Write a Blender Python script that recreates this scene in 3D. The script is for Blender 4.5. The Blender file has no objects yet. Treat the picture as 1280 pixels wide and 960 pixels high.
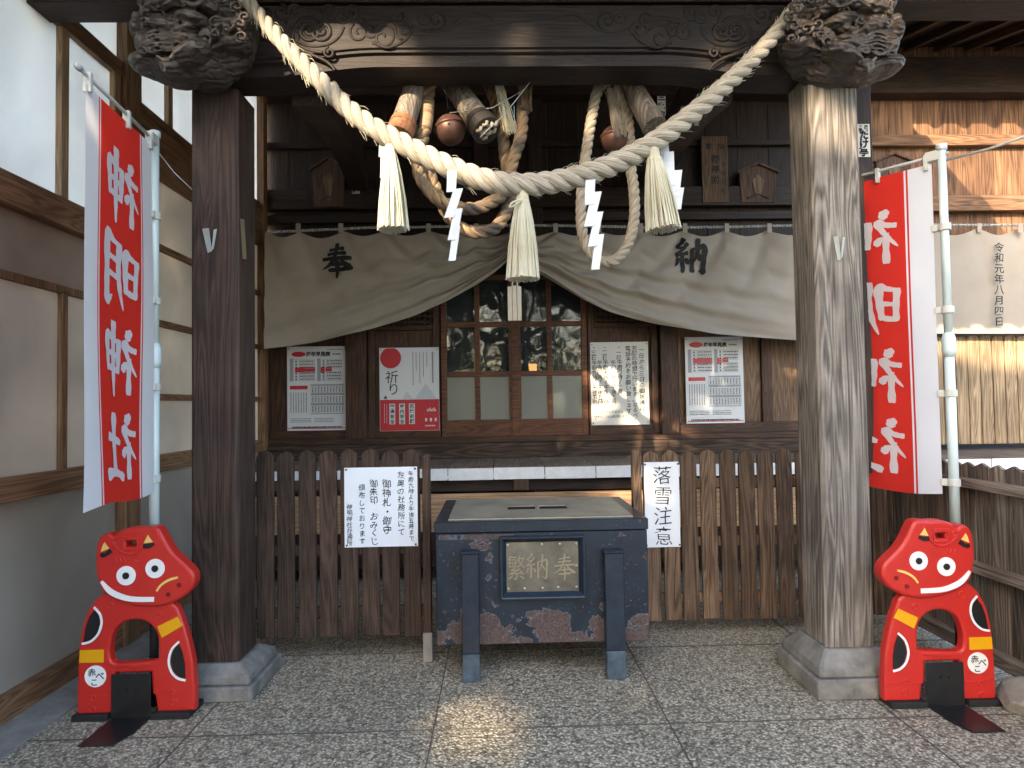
import bpy, bmesh, math, random
from mathutils import Vector, Matrix
random.seed(7)
D = bpy.data
sc = bpy.context.scene
C = sc.collection
rad = math.radians
# ------------------------------------------------------------------ camera
W0, F0 = 1280.0, 800.0
cam = D.cameras.new('camera'); co = D.objects.new('camera', cam); C.objects.link(co)
cam.sensor_width = 36; cam.lens = F0 / W0 * 36; cam.clip_end = 300; cam.clip_start = 0.05
CAM = Vector((0, 0, 1.4))
M = Matrix.Rotation(rad(-1.3), 4, 'Z') @ Matrix.Rotation(rad(91.8), 4, 'X') @ Matrix.Rotation(rad(-0.9), 4, 'Z')
co.matrix_world = Matrix.Translation(CAM) @ M
sc.camera = co
MR = M.to_3x3()
def ray(px, py): return MR @ Vector(((px - 640) / F0, -(py - 480) / F0, -1))
def P(px, py, Y):
    d = ray(px, py); return CAM + d * (Y / d.y)
def PX(px, py, X):
    d = ray(px, py); return CAM + d * (X / d.x)
def PZ(px, py, z=0):
    d = ray(px, py); return CAM + d * ((z - CAM.z) / d.z)
def R(x0, y0, x1, y1, Y):       # picture rectangle -> x0,x1,z0,z1 on the plane y=Y
    cx, cy = (x0 + x1) / 2, (y0 + y1) / 2
    return P(x0, cy, Y).x, P(x1, cy, Y).x, P(cx, y1, Y).z, P(cx, y0, Y).z

# ------------------------------------------------------------------ sun and sky
AZ, EL = rad(30), rad(20)
SD = Vector((math.sin(AZ) * math.cos(EL), math.cos(AZ) * math.cos(EL), -math.sin(EL)))   # light travels
w = D.worlds.new('World'); sc.world = w; w.use_nodes = True
nt = w.node_tree
bg = nt.nodes['Background']; sky = nt.nodes.new('ShaderNodeTexSky')
sky.sky_type = 'NISHITA'; sky.sun_disc = False; sky.sun_elevation = EL; sky.sun_rotation = math.pi + AZ
sky.air_density = 1.0; sky.dust_density = 2.5; sky.ozone_density = 1.0
nt.links.new(sky.outputs[0], bg.inputs[0]); bg.inputs[1].default_value = 0.15
sl = D.lights.new('sun', 'SUN'); sl.energy = 2.0; sl.angle = rad(0.5); sl.color = (1, .80, .56)
so = D.objects.new('sun', sl); C.objects.link(so)
so.rotation_euler = SD.to_track_quat('-Z', 'Y').to_euler()
so.location = (-8, -14, 9)
vs = sc.view_settings; vs.view_transform = 'Standard'; vs.look = 'None'; vs.gamma = 1; vs.exposure = 2.88
vs.use_curve_mapping = False
sc.cycles.max_bounces = 7; sc.cycles.diffuse_bounces = 4; sc.cycles.transparent_max_bounces = 8
sc.cycles.sample_clamp_indirect = 4

# ------------------------------------------------------------------ materials
def newmat(name):
    m = D.materials.new(name); m.use_nodes = True
    t = m.node_tree; b = t.nodes['Principled BSDF']
    def N(k, **kw):
        n = t.nodes.new('ShaderNode' + k)
        for a, v in kw.items():
            if a.startswith('i_'): n.inputs[a[2:].replace('_', ' ')].default_value = v
            else: setattr(n, a, v)
        return n
    def L(a, b_): t.links.new(a, b_)
    return m, t, b, N, L
def c4(c): return (c[0], c[1], c[2], 1)
def ramp(N, stops):
    r = N('ValToRGB'); e = r.color_ramp.elements
    while len(e) < len(stops): e.new(.5)
    for q, (p, c) in zip(e, stops): q.position = p; q.color = c4(c)
    return r
def coords(N, L, scale, island=True):
    tc = N('TexCoord'); v = tc.outputs['Object']
    geo = N('NewGeometry')
    if island:
        mul = N('VectorMath', operation='SCALE'); comb = N('CombineXYZ')
        for i in range(3): L(geo.outputs['Random Per Island'], comb.inputs[i])
        L(comb.outputs[0], mul.inputs[0]); mul.inputs['Scale'].default_value = 17.3
        ad = N('VectorMath', operation='ADD'); L(v, ad.inputs[0]); L(mul.outputs[0], ad.inputs[1]); v = ad.outputs[0]
    mp = N('Mapping'); L(v, mp.inputs[0]); mp.inputs['Scale'].default_value = scale
    return mp.outputs[0], geo, v
def wood(name, dark, light, axis='z', rough=.7, k=1.0, bump=.35, var=.35, grain=1.0, dust=0.0, dustc=(.35,.3,.25)):
    m, t, b, N, L = newmat(name)
    a = 'xyz'.index(axis)
    s1 = [9 * k] * 3; s1[a] = .55 * k
    s2 = [95 * k] * 3; s2[a] = 2.2 * k
    v1, geo, raw = coords(N, L, s1)
    mp2 = N('Mapping'); L(raw, mp2.inputs[0]); mp2.inputs['Scale'].default_value = s2
    n1 = N('TexNoise', i_Scale=.8, i_Detail=3.0, i_Distortion=.6); L(v1, n1.inputs[0])
    # cathedral rings: fract-like sine of the smooth noise
    mu = N('Math', operation='MULTIPLY'); L(n1.outputs[0], mu.inputs[0]); mu.inputs[1].default_value = 105
    sn = N('Math', operation='SINE'); L(mu.outputs[0], sn.inputs[0])
    mr = N('MapRange'); L(sn.outputs[0], mr.inputs[0]); mr.inputs[1].default_value = -1; mr.inputs[2].default_value = 1
    n2 = N('TexNoise', i_Scale=1.0, i_Detail=5.0, i_Roughness=.65); L(mp2.outputs[0], n2.inputs[0])
    mx = N('MixRGB', blend_type='MIX'); mx.inputs[0].default_value = .74
    L(mr.outputs[0], mx.inputs[1]); L(n2.outputs[0], mx.inputs[2])
    r = ramp(N, [(.26, dark), (.50, [(x * .55 + y * .45) for x, y in zip(dark, light)]), (.76, light)])
    mxg = N('MixRGB'); mxg.inputs[0].default_value = grain; mxg.inputs[1].default_value = (.5, .5, .5, 1)
    L(mx.outputs[0], mxg.inputs[2]); L(mxg.outputs[0], r.inputs[0])
    # large blotches
    n3 = N('TexNoise', i_Scale=2.3, i_Detail=4.0); L(raw, n3.inputs[0])
    hs = N('HueSaturation'); L(r.outputs[0], hs.inputs['Color'])
    vv = N('MapRange'); L(geo.outputs['Random Per Island'], vv.inputs[0]); vv.inputs[3].default_value = 1 - var; vv.inputs[4].default_value = 1 + var
    v3 = N('MapRange'); L(n3.outputs[0], v3.inputs[0]); v3.inputs[1].default_value = .3; v3.inputs[2].default_value = .7; v3.inputs[3].default_value = .72; v3.inputs[4].default_value = 1.25
    pm = N('Math', operation='MULTIPLY'); L(vv.outputs[0], pm.inputs[0]); L(v3.outputs[0], pm.inputs[1])
    L(pm.outputs[0], hs.inputs['Value'])
    out = hs.outputs[0]
    if dust:
        n4 = N('TexNoise', i_Scale=5.0, i_Detail=8.0, i_Roughness=.7); L(raw, n4.inputs[0])
        r4 = ramp(N, [(.42, (0, 0, 0)), (.75, (dust, dust, dust))]); L(n4.outputs[0], r4.inputs[0])
        md = N('MixRGB'); L(r4.outputs[0], md.inputs[0]); L(out, md.inputs[1]); md.inputs[2].default_value = c4(dustc); out = md.outputs[0]
    L(out, b.inputs['Base Color']); b.inputs['Roughness'].default_value = rough
    b.inputs['Specular IOR Level'].default_value = .3
    bp = N('Bump', i_Strength=bump, i_Distance=.004); L(mx.outputs[0], bp.inputs['Height']); L(bp.outputs[0], b.inputs['Normal'])
    return m
def plain(name, col, rough=.5, metal=0, noise=.0, nscale=8, bump=0, spec=.5, bscale=60, coat=0, col2=None, det=6.0):
    m, t, b, N, L = newmat(name)
    v, geo, raw = coords(N, L, (1, 1, 1), False)
    if noise or col2:
        n = N('TexNoise', i_Scale=nscale, i_Detail=det, i_Roughness=.65); L(v, n.inputs[0])
        lo = col2 if col2 else [x * (1 - noise) for x in col]
        hi = col if col2 else [x * (1 + noise * .6) for x in col]
        r = ramp(N, [(.32, lo), (.68, hi)]); L(n.outputs[0], r.inputs[0]); L(r.outputs[0], b.inputs['Base Color'])
    else: b.inputs['Base Color'].default_value = c4(col)
    b.inputs['Roughness'].default_value = rough; b.inputs['Metallic'].default_value = metal
    b.inputs['Specular IOR Level'].default_value = spec
    if coat: b.inputs['Coat Weight'].default_value = coat
    if bump:
        n = N('TexNoise', i_Scale=bscale, i_Detail=4.0); L(v, n.inputs[0])
        bp = N('Bump', i_Strength=bump, i_Distance=.003); L(n.outputs[0], bp.inputs['Height']); L(bp.outputs[0], b.inputs['Normal'])
    return m
def fabric(name, col, trans=.0, wv=900, bump=.12, stain=.1, rough=.9):
    m, t, b, N, L = newmat(name)
    v, geo, raw = coords(N, L, (1, 1, 1), False)
    n = N('TexNoise', i_Scale=3.0, i_Detail=6.0); L(v, n.inputs[0])
    r = ramp(N, [(.35, [x * (1 - stain) for x in col]), (.65, [x * (1 + stain * .5) for x in col])]); L(n.outputs[0], r.inputs[0])
    L(r.outputs[0], b.inputs['Base Color']); b.inputs['Roughness'].default_value = rough; b.inputs['Specular IOR Level'].default_value = .15
    n2 = N('TexNoise', i_Scale=28.0, i_Detail=7.0, i_Roughness=.7); L(v, n2.inputs[0])
    bp = N('Bump', i_Strength=bump, i_Distance=.004); L(n2.outputs[0], bp.inputs['Height']); L(bp.outputs[0], b.inputs['Normal'])
    if trans:
        tr = N('BsdfTranslucent'); L(r.outputs[0], tr.inputs[0]); ms = N('MixShader'); ms.inputs[0].default_value = trans
        L(b.outputs[0], ms.inputs[1]); L(tr.outputs[0], ms.inputs[2]); L(ms.outputs[0], t.nodes['Material Output'].inputs[0])
    return m
def fibre(name, c1, c2, su=6, sv=26, bump=.6, band=None, spotc=None):
    # twisted yarns along a tube: uses the mesh UVs (u along, v around)
    m, t, b, N, L = newmat(name)
    uv = N('UVMap'); mp = N('Mapping'); L(uv.outputs[0], mp.inputs[0]); mp.inputs['Scale'].default_value = (su, sv, 1)
    mp.inputs['Rotation'].default_value = (0, 0, .0)
    n = N('TexNoise', i_Scale=1.0, i_Detail=4.0, i_Roughness=.6); L(mp.outputs[0], n.inputs[0])
    r = ramp(N, [(.3, c1), (.62, c2)]); L(n.outputs[0], r.inputs[0])
    out = r.outputs[0]
    tc = N('TexCoord'); n2 = N('TexNoise', i_Scale=7.0, i_Detail=5.0); L(tc.outputs['Object'], n2.inputs[0])
    r2 = ramp(N, [(.4, (0, 0, 0)), (.62, (1, 1, 1))]); L(n2.outputs[0], r2.inputs[0])
    if spotc:
        mx = N('MixRGB'); L(r2.outputs[0], mx.inputs[0]); L(out, mx.inputs[1]); mx.inputs[2].default_value = c4(spotc); out = mx.outputs[0]
    L(out, b.inputs['Base Color']); b.inputs['Roughness'].default_value = .85; b.inputs['Specular IOR Level'].default_value = .2
    bp = N('Bump', i_Strength=bump, i_Distance=.006); L(n.outputs[0], bp.inputs['Height']); L(bp.outputs[0], b.inputs['Normal'])
    return m

MT = {}
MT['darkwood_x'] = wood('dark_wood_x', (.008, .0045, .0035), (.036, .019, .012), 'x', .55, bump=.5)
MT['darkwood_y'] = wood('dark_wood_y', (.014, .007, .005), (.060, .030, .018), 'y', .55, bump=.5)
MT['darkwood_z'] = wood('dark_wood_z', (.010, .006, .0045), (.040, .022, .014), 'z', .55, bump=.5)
MT['beam'] = wood('beam_wood', (.006, .004, .0035), (.026, .017, .013), 'x', .55, bump=.4)
MT['soffit'] = wood('soffit_wood', (.012, .008, .006), (.04, .022, .014), 'y', .6)
MT['rafter'] = wood('rafter_wood', (.03, .014, .008), (.10, .05, .025), 'y', .6)
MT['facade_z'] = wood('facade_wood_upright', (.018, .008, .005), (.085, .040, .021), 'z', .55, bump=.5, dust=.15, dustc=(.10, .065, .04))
MT['facade_x'] = wood('facade_wood_level', (.018, .008, .005), (.080, .038, .020), 'x', .55, bump=.5, dust=.15, dustc=(.10, .065, .04))
MT['door'] = wood('door_wood', (.05, .018, .009), (.14, .055, .026), 'x', .5, bump=.3)
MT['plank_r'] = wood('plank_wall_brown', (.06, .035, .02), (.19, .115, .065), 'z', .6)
MT['sill'] = wood('weathered_sill_wood', (.012, .007, .005), (.10, .062, .040), 'x', .7, k=.8, bump=.9, var=.1)
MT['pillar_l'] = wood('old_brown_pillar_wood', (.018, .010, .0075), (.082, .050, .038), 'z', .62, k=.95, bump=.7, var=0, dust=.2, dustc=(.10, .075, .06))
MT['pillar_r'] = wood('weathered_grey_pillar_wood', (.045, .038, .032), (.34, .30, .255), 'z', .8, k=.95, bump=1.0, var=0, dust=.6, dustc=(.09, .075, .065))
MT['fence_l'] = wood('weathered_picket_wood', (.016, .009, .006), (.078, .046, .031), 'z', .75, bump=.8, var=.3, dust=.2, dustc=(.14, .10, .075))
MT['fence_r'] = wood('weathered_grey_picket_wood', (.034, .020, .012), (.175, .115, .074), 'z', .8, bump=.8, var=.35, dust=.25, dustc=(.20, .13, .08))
MT['fence_s'] = wood('silver_grey_board_wood', (.05, .04, .033), (.28, .23, .185), 'z', .8, bump=.8, var=.25)
MT['fence_s_y'] = wood('silver_grey_rail_wood', (.05, .04, .033), (.26, .21, .17), 'y', .8, bump=.8)
MT['deck'] = wood('veranda_board_wood', (.07, .055, .042), (.26, .21, .165), 'y', .6, bump=.5, var=.15)
MT['tanstep'] = wood('tan_step_wood', (.22, .12, .06), (.48, .31, .18), 'x', .6, var=.1)
MT['sunplank'] = wood('sunlit_plank_wood', (.05, .024, .012), (.24, .125, .065), 'z', .65, k=.8, var=.3)  # sunlit copy of the dark wall planks, the sun's warmth put into the colour
MT['sunbeam'] = wood('sunlit_beam_wood', (.055, .027, .014), (.22, .12, .065), 'x', .65)  # lit copy of the dark wall beams, sunlight put into the colour
MT['screenw'] = wood('pale_screen_wood', (.13, .085, .05), (.46, .34, .21), 'z', .7, bump=.6, var=.2)
MT['lattice_y'] = wood('side_wall_rail_wood', (.085, .042, .020), (.27, .145, .075), 'y', .55, var=.1)
MT['lattice_z'] = wood('side_wall_post_wood', (.08, .040, .020), (.25, .14, .072), 'z', .55, var=.15)
MT['lattice_pale'] = wood('side_wall_muntin_wood', (.16, .095, .05), (.38, .25, .14), 'z', .55, var=.15)
MT['carve'] = plain('carved_wood', (.060, .046, .037), .5, noise=.6, nscale=9, bump=.6, bscale=60)
MT['log'] = wood('grey_log_wood', (.06, .05, .042), (.27, .225, .18), 'z', .8, bump=.7)
MT['plaque'] = wood('plaque_wood', (.035, .02, .014), (.11, .062, .04), 'z', .7)
MT['holderm'] = plain('dull_white_plastic', (.42, .44, .42), .5, noise=.2)
MT['black'] = plain('black_ink', (.006, .006, .006), .7)
MT['ink'] = plain('grey_black_ink', (.03, .03, .035), .8)
MT['white'] = plain('white_paint', (.78, .78, .76), .6, noise=.06, nscale=12)
MT['whiteboard'] = plain('white_painted_board_ends', (.74, .76, .78), .6, noise=.12, nscale=14, bump=.2)
MT['paper'] = plain('white_paper', (.72, .76, .82), .65, noise=.03, nscale=5, bump=.25, bscale=9)
MT['paper_w'] = plain('warm_white_paper', (.70, .68, .62), .75, noise=.04, nscale=5, bump=.2, bscale=9)
MT['poster'] = plain('coated_poster_paper', (.66, .67, .68), .35, noise=.02, nscale=4)
MT['red_ink'] = plain('red_print', (.50, .018, .03), .4)
MT['pink_ink'] = plain('pale_red_print', (.60, .16, .16), .4)
MT['grey_ink'] = plain('grey_print', (.30, .31, .33), .5)
MT['lgrey_ink'] = plain('pale_grey_print', (.50, .55, .56), .5)
MT['stonebase'] = plain('grey_base_stone', (.20, .19, .172), .8, noise=.5, nscale=7, bump=1.0, bscale=80)
MT['rock'] = plain('rough_grey_rock', (.30, .27, .22), .85, noise=.5, nscale=5, bump=1.0, bscale=30)
MT['red'] = plain('red_plastic', (.50, .022, .016), .32, noise=.05, nscale=3, bump=.05, bscale=300)
MT['reddark'] = plain('dark_red_plastic', (.16, .006, .005), .4)
MT['whitepl'] = plain('white_sticker', (.78, .78, .76), .35)
MT['blackpl'] = plain('black_sticker', (.008, .008, .009), .4)
MT['yellowpl'] = plain('pale_yellow_sticker', (.75, .50, .14), .35)
MT['orangepl'] = plain('orange_reflective_tape', (.72, .34, .004), .3)
MT['blackplate'] = plain('black_painted_steel', (.012, .012, .013), .35, noise=.4, nscale=20)
MT['rubber'] = plain('black_rubber_block', (.008, .008, .008), .7)
MT['pole'] = plain('pale_coated_pole', (.55, .64, .64), .28)
MT['clip'] = plain('pale_plastic_clip', (.50, .50, .46), .4)
MT['rod'] = plain('grey_plastic_rod', (.42, .42, .40), .35)
MT['bannerred'] = fabric('red_banner_cloth', (.70, .036, .024), .42, stain=.05)
MT['bannerwhite'] = fabric('white_banner_cloth', (.70, .70, .74), .30, stain=.03)
MT['curtain'] = fabric('greige_curtain_cloth', (.385, .33, .27), .0, stain=.07, bump=.25)
MT['cord'] = fibre('cord_black_white', (.05, .045, .04), (.6, .58, .55), 60, 2)
MT['shime'] = fibre('pale_rope_fibre', (.22, .185, .14), (.50, .45, .365), 5, 26, 1.2)
MT['bellrope'] = fibre('tan_rope_fibre', (.15, .09, .045), (.40, .27, .15), 14, 8, .9, spotc=(.09, .075, .065))
MT['bellrope_g'] = fibre('grey_tan_rope_fibre', (.24, .19, .13), (.46, .40, .31), 14, 8, .9)
MT['wrap'] = fibre('rope_wrapping', (.10, .065, .04), (.34, .24, .15), 90, 2, .9)
MT['tassel'] = fibre('pale_straw_fibre', (.38, .34, .22), (.58, .55, .43), 3, 3, .3)
MT['shide'] = plain('white_folded_paper', (.62, .65, .68), .7)
MT['bell'] = plain('brown_copper_bell', (.13, .065, .048), .45, metal=.5, noise=.25, nscale=14)
MT['iron'] = plain('dark_iron_band', (.05, .045, .04), .6, metal=.5, noise=.4)
MT['rustband'] = plain('rusty_band', (.30, .13, .06), .8, noise=.5, nscale=30)
MT['wire'] = plain('grey_wire', (.4, .4, .4), .4, metal=.6)
MT['brass'] = plain('old_brass_plate', (.20, .19, .165), .40, metal=.8, noise=.35, nscale=9, bump=.4, bscale=22)
MT['brasslet'] = plain('raised_brass_lettering', (.38, .35, .27), .35, metal=.85)
MT['boxtop'] = plain('worn_steel_top', (.36, .34, .27), .45, metal=.35, noise=.3, nscale=5, bump=.2)
MT['tag'] = plain('cream_wooden_tag', (.46, .41, .32), .6, noise=.15)
MT['tape'] = plain('old_brown_tape', (.26, .20, .12), .5, noise=.3)
MT['roof'] = plain('dark_roof_tile', (.06, .06, .065), .6)
MT['slot'] = plain('black_void', (.002, .002, .002), .9)
MT['pin'] = plain('pin_metal', (.12, .1, .09), .4, metal=.6)
MT['bark'] = plain('tree_bark', (.09, .065, .045), .9, noise=.4, nscale=10)
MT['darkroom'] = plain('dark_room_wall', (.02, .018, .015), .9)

def m_leaf():
    m, t, b, N, L = newmat('tree_leaves')
    g = N('NewGeometry'); r = ramp(N, [(0, (.02, .045, .012)), (1, (.09, .13, .03))]); L(g.outputs['Random Per Island'], r.inputs[0])
    L(r.outputs[0], b.inputs['Base Color']); b.inputs['Roughness'].default_value = .5
    tr = N('BsdfTranslucent'); L(r.outputs[0], tr.inputs[0]); ms = N('MixShader'); ms.inputs[0].default_value = .2
    L(b.outputs[0], ms.inputs[1]); L(tr.outputs[0], ms.inputs[2]); L(ms.outputs[0], t.nodes['Material Output'].inputs[0]); return m
MT['leaf'] = m_leaf()
def m_panel(name, col, tr_amt, stain=.15, pinch=0):
    m, t, b, N, L = newmat(name)
    v, geo, raw = coords(N, L, (1, 1, 1), False)
    n = N('TexNoise', i_Scale=1.6, i_Detail=7.0, i_Distortion=.5); L(v, n.inputs[0])
    r = ramp(N, [(.3, [x * (1 - stain) for x in col]), (.7, col)]); L(n.outputs[0], r.inputs[0]); L(r.outputs[0], b.inputs['Base Color'])
    b.inputs['Roughness'].default_value = .45; b.inputs['Specular IOR Level'].default_value = .3
    tr = N('BsdfTranslucent'); L(r.outputs[0], tr.inputs[0]); ms = N('MixShader'); ms.inputs[0].default_value = tr_amt
    L(b.outputs[0], ms.inputs[1]); L(tr.outputs[0], ms.inputs[2]); L(ms.outputs[0], t.nodes['Material Output'].inputs[0]); return m
MT['panel_hi'] = m_panel('translucent_white_sheet', (.78, .81, .82), .62)
MT['panel_lo'] = m_panel('dusty_white_sheet', (.66, .60, .52), .36, .32)
MT['panel_st'] = m_panel('stained_brown_sheet', (.38, .30, .24), .25, .4)
MT['panel_base'] = m_panel('grey_brown_sheet', (.38, .33, .28), .12, .25)
def m_glass(name, frost):
    m, t, b, N, L = newmat(name)
    if frost:
        b.inputs['Base Color'].default_value = (.12, .15, .145, 1); b.inputs['Roughness'].default_value = .22
        b.inputs['Specular IOR Level'].default_value = .5
    else:
        gl = N('BsdfGlossy', i_Roughness=.03); gl.inputs[0].default_value = (.95, .97, 1, 1)
        tr = N('BsdfTransparent'); tr.inputs[0].default_value = (.75, .8, .78, 1)
        v, geo, raw = coords(N, L, (1, 1, 1), False)
        n = N('TexNoise', i_Scale=5.0, i_Detail=1.0); L(v, n.inputs[0])
        bp = N('Bump', i_Strength=.12, i_Distance=.01); L(n.outputs[0], bp.inputs['Height']); L(bp.outputs[0], gl.inputs['Normal'])
        ms = N('MixShader'); ms.inputs[0].default_value = .028
        df = N('BsdfDiffuse'); df.inputs[0].default_value = (.05, .06, .06, 1); m2 = N('MixShader'); m2.inputs[0].default_value = .45
        L(tr.outputs[0], m2.inputs[1]); L(df.outputs[0], m2.inputs[2])
        L(m2.outputs[0], ms.inputs[1]); L(gl.outputs[0], ms.inputs[2]); L(ms.outputs[0], t.nodes['Material Output'].inputs[0])
    return m
MT['glass'] = m_glass('clear_old_glass', 0); MT['frost'] = m_glass('frosted_glass', 1)
def m_lamp():
    m, t, b, N, L = newmat('lamp_glow'); b.inputs['Base Color'].default_value = (.8, .45, .2, 1)
    b.inputs['Emission Color'].default_value = (1, .42, .14, 1); b.inputs['Emission Strength'].default_value = .9; return m
MT['lamp'] = m_lamp()
def m_floor():
    m, t, b, N, L = newmat('exposed_aggregate_paving')
    tc = N('TexCoord'); v = tc.outputs['Object']
    vo = N('TexVoronoi', i_Scale=84.0, i_Randomness=1.0); L(v, vo.inputs[0])
    bw = N('RGBToBW'); L(vo.outputs['Color'], bw.inputs[0])
    r = ramp(N, [(.08, (.14, .125, .10)), (.28, (.28, .25, .195)), (.52, (.44, .39, .30)), (.85, (.64, .575, .45))]); L(bw.outputs[0], r.inputs[0])
    re = ramp(N, [(.34, (1, 1, 1)), (.62, (.40, .38, .34))]); L(vo.outputs['Distance'], re.inputs[0])
    mx = N('MixRGB', blend_type='MULTIPLY'); mx.inputs[0].default_value = .85; L(r.outputs[0], mx.inputs[1]); L(re.outputs[0], mx.inputs[2])
    n = N('TexNoise', i_Scale=1.1, i_Detail=6.0, i_Roughness=.6); L(v, n.inputs[0])
    rn = ramp(N, [(.3, (.80, .80, .80)), (.7, (1.15, 1.14, 1.12))]); L(n.outputs[0], rn.inputs[0])
    m2 = N('MixRGB', blend_type='MULTIPLY'); m2.inputs[0].default_value = 1; L(mx.outputs[0], m2.inputs[1]); L(rn.outputs[0], m2.inputs[2])
    n5 = N('TexNoise', i_Scale=140.0, i_Detail=2.0); L(v, n5.inputs[0])
    r5 = ramp(N, [(.35, (.7, .7, .7)), (.65, (1.2, 1.2, 1.2))]); L(n5.outputs[0], r5.inputs[0])
    m5 = N('MixRGB', blend_type='MULTIPLY'); m5.inputs[0].default_value = 1; L(m2.outputs[0], m5.inputs[1]); L(r5.outputs[0], m5.inputs[2])
    L(m5.outputs[0], b.inputs['Base Color']); b.inputs['Roughness'].default_value = .6
    iv = N('Math', operation='SUBTRACT'); iv.inputs[0].default_value = 1; L(vo.outputs['Distance'], iv.inputs[1])
    bp = N('Bump', i_Strength=.8, i_Distance=.006); L(iv.outputs[0], bp.inputs['Height']); L(bp.outputs[0], b.inputs['Normal'])
    return m
MT['floor'] = m_floor()
MT['joint'] = plain('dark_joint', (.07, .065, .055), .9)
MT['wet'] = plain('smooth_concrete', (.24, .225, .20), .8, noise=.3, nscale=9, bump=.5)
def m_boxpaint():
    m, t, b, N, L = newmat('peeling_blue_black_paint')
    tc = N('TexCoord'); v = tc.outputs['Object']
    sp = N('SeparateXYZ'); L(v, sp.inputs[0])
    n = N('TexNoise', i_Scale=5.2, i_Detail=9.0, i_Roughness=.55, i_Distortion=.3); L(v, n.inputs[0])
    # more peeling towards the bottom rim and a thin line below the lid (chips have their own shape)
    lo = N('MapRange'); L(sp.outputs[2], lo.inputs[0]); lo.inputs[1].default_value = .16; lo.inputs[2].default_value = .40; lo.inputs[3].default_value = .20; lo.inputs[4].default_value = -.05
    ad = N('Math', operation='ADD'); L(n.outputs[0], ad.inputs[0]); L(lo.outputs[0], ad.inputs[1])
    hi = N('Math', operation='COMPARE'); L(sp.outputs[2], hi.inputs[0]); hi.inputs[1].default_value = .715; hi.inputs[2].default_value = .012
    hm = N('Math', operation='MULTIPLY'); L(hi.outputs[0], hm.inputs[0]); hm.inputs[1].default_value = .13
    a2 = N('Math', operation='ADD'); L(ad.outputs[0], a2.inputs[0]); L(hm.outputs[0], a2.inputs[1])
    n2 = N('TexNoise', i_Scale=38.0, i_Detail=3.0); L(v, n2.inputs[0])
    sm = N('MapRange'); L(n2.outputs[0], sm.inputs[0]); sm.inputs[1].default_value = .66; sm.inputs[2].default_value = .70; sm.inputs[4].default_value = .35
    a3 = N('Math', operation='ADD'); L(a2.outputs[0], a3.inputs[0]); L(sm.outputs[0], a3.inputs[1])
    r = ramp(N, [(.600, (0, 0, 0)), (.606, (1, 1, 1))]); L(a3.outputs[0], r.inputs[0])
    e = ramp(N, [(.590, (0, 0, 0)), (.599, (.7, .7, .7)), (.610, (0, 0, 0))]); L(a3.outputs[0], e.inputs[0])
    np_ = N('TexNoise', i_Scale=9.0, i_Detail=6.0); L(v, np_.inputs[0])
    pc = ramp(N, [(.3, (.004, .010, .020)), (.7, (.010, .022, .040))]); L(np_.outputs[0], pc.inputs[0])
    nr = N('TexNoise', i_Scale=120.0, i_Detail=4.0); L(v, nr.inputs[0])
    rc = ramp(N, [(.3, (.045, .030, .028)), (.7, (.11, .075, .068))]); L(nr.outputs[0], rc.inputs[0])
    mx = N('MixRGB'); L(r.outputs[0], mx.inputs[0]); L(pc.outputs[0], mx.inputs[1]); L(rc.outputs[0], mx.inputs[2])
    m3 = N('MixRGB'); L(e.outputs[0], m3.inputs[0]); L(mx.outputs[0], m3.inputs[1]); m3.inputs[2].default_value = (.20, .20, .21, 1)
    nd = N('TexNoise', i_Scale=75.0, i_Detail=2.0); L(v, nd.inputs[0])
    rd = ramp(N, [(.70, (0, 0, 0)), (.74, (.7, .7, .7))]); L(nd.outputs[0], rd.inputs[0])
    m4 = N('MixRGB'); L(rd.outputs[0], m4.inputs[0]); L(m3.outputs[0], m4.inputs[1]); m4.inputs[2].default_value = (.22, .21, .20, 1)
    L(m4.outputs[0], b.inputs['Base Color'])
    rr = N('MapRange'); L(r.outputs[0], rr.inputs[0]); rr.inputs[3].default_value = .33; rr.inputs[4].default_value = .85; L(rr.outputs[0], b.inputs['Roughness'])
    bp = N('Bump', i_Strength=.6, i_Distance=.002); bp.invert = True; L(r.outputs[0], bp.inputs['Height']); L(bp.outputs[0], b.inputs['Normal'])
    return m
MT['boxpaint'] = m_boxpaint()
MT['footpaint'] = plain('pale_blue_paint', (.05, .08, .11), .5, noise=.5, nscale=18, bump=.3)  # lower legs in a paler blue than the legs above
MT['legpaint'] = plain('chipped_navy_paint', (.012, .026, .046), .38, noise=.4, nscale=16, col2=(.005, .010, .020), bump=.3)

def carve_lines():
    m = MT['carve']; t = m.node_tree; b = t.nodes['Principled BSDF']
    tc = t.nodes.new('ShaderNodeTexCoord'); w_ = t.nodes.new('ShaderNodeTexWave'); w_.wave_type = 'RINGS'
    w_.inputs['Scale'].default_value = 9; w_.inputs['Distortion'].default_value = 9; w_.inputs['Detail'].default_value = 2; w_.inputs['Detail Scale'].default_value = 1.4
    t.links.new(tc.outputs['Object'], w_.inputs[0]); old = b.inputs['Normal'].links[0].from_socket
    bp = t.nodes.new('ShaderNodeBump'); bp.inputs['Strength'].default_value = .7; bp.inputs['Distance'].default_value = .008
    t.links.new(w_.outputs['Fac'], bp.inputs['Height']); t.links.new(old, bp.inputs['Normal']); t.links.new(bp.outputs[0], b.inputs['Normal'])
carve_lines()
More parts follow.
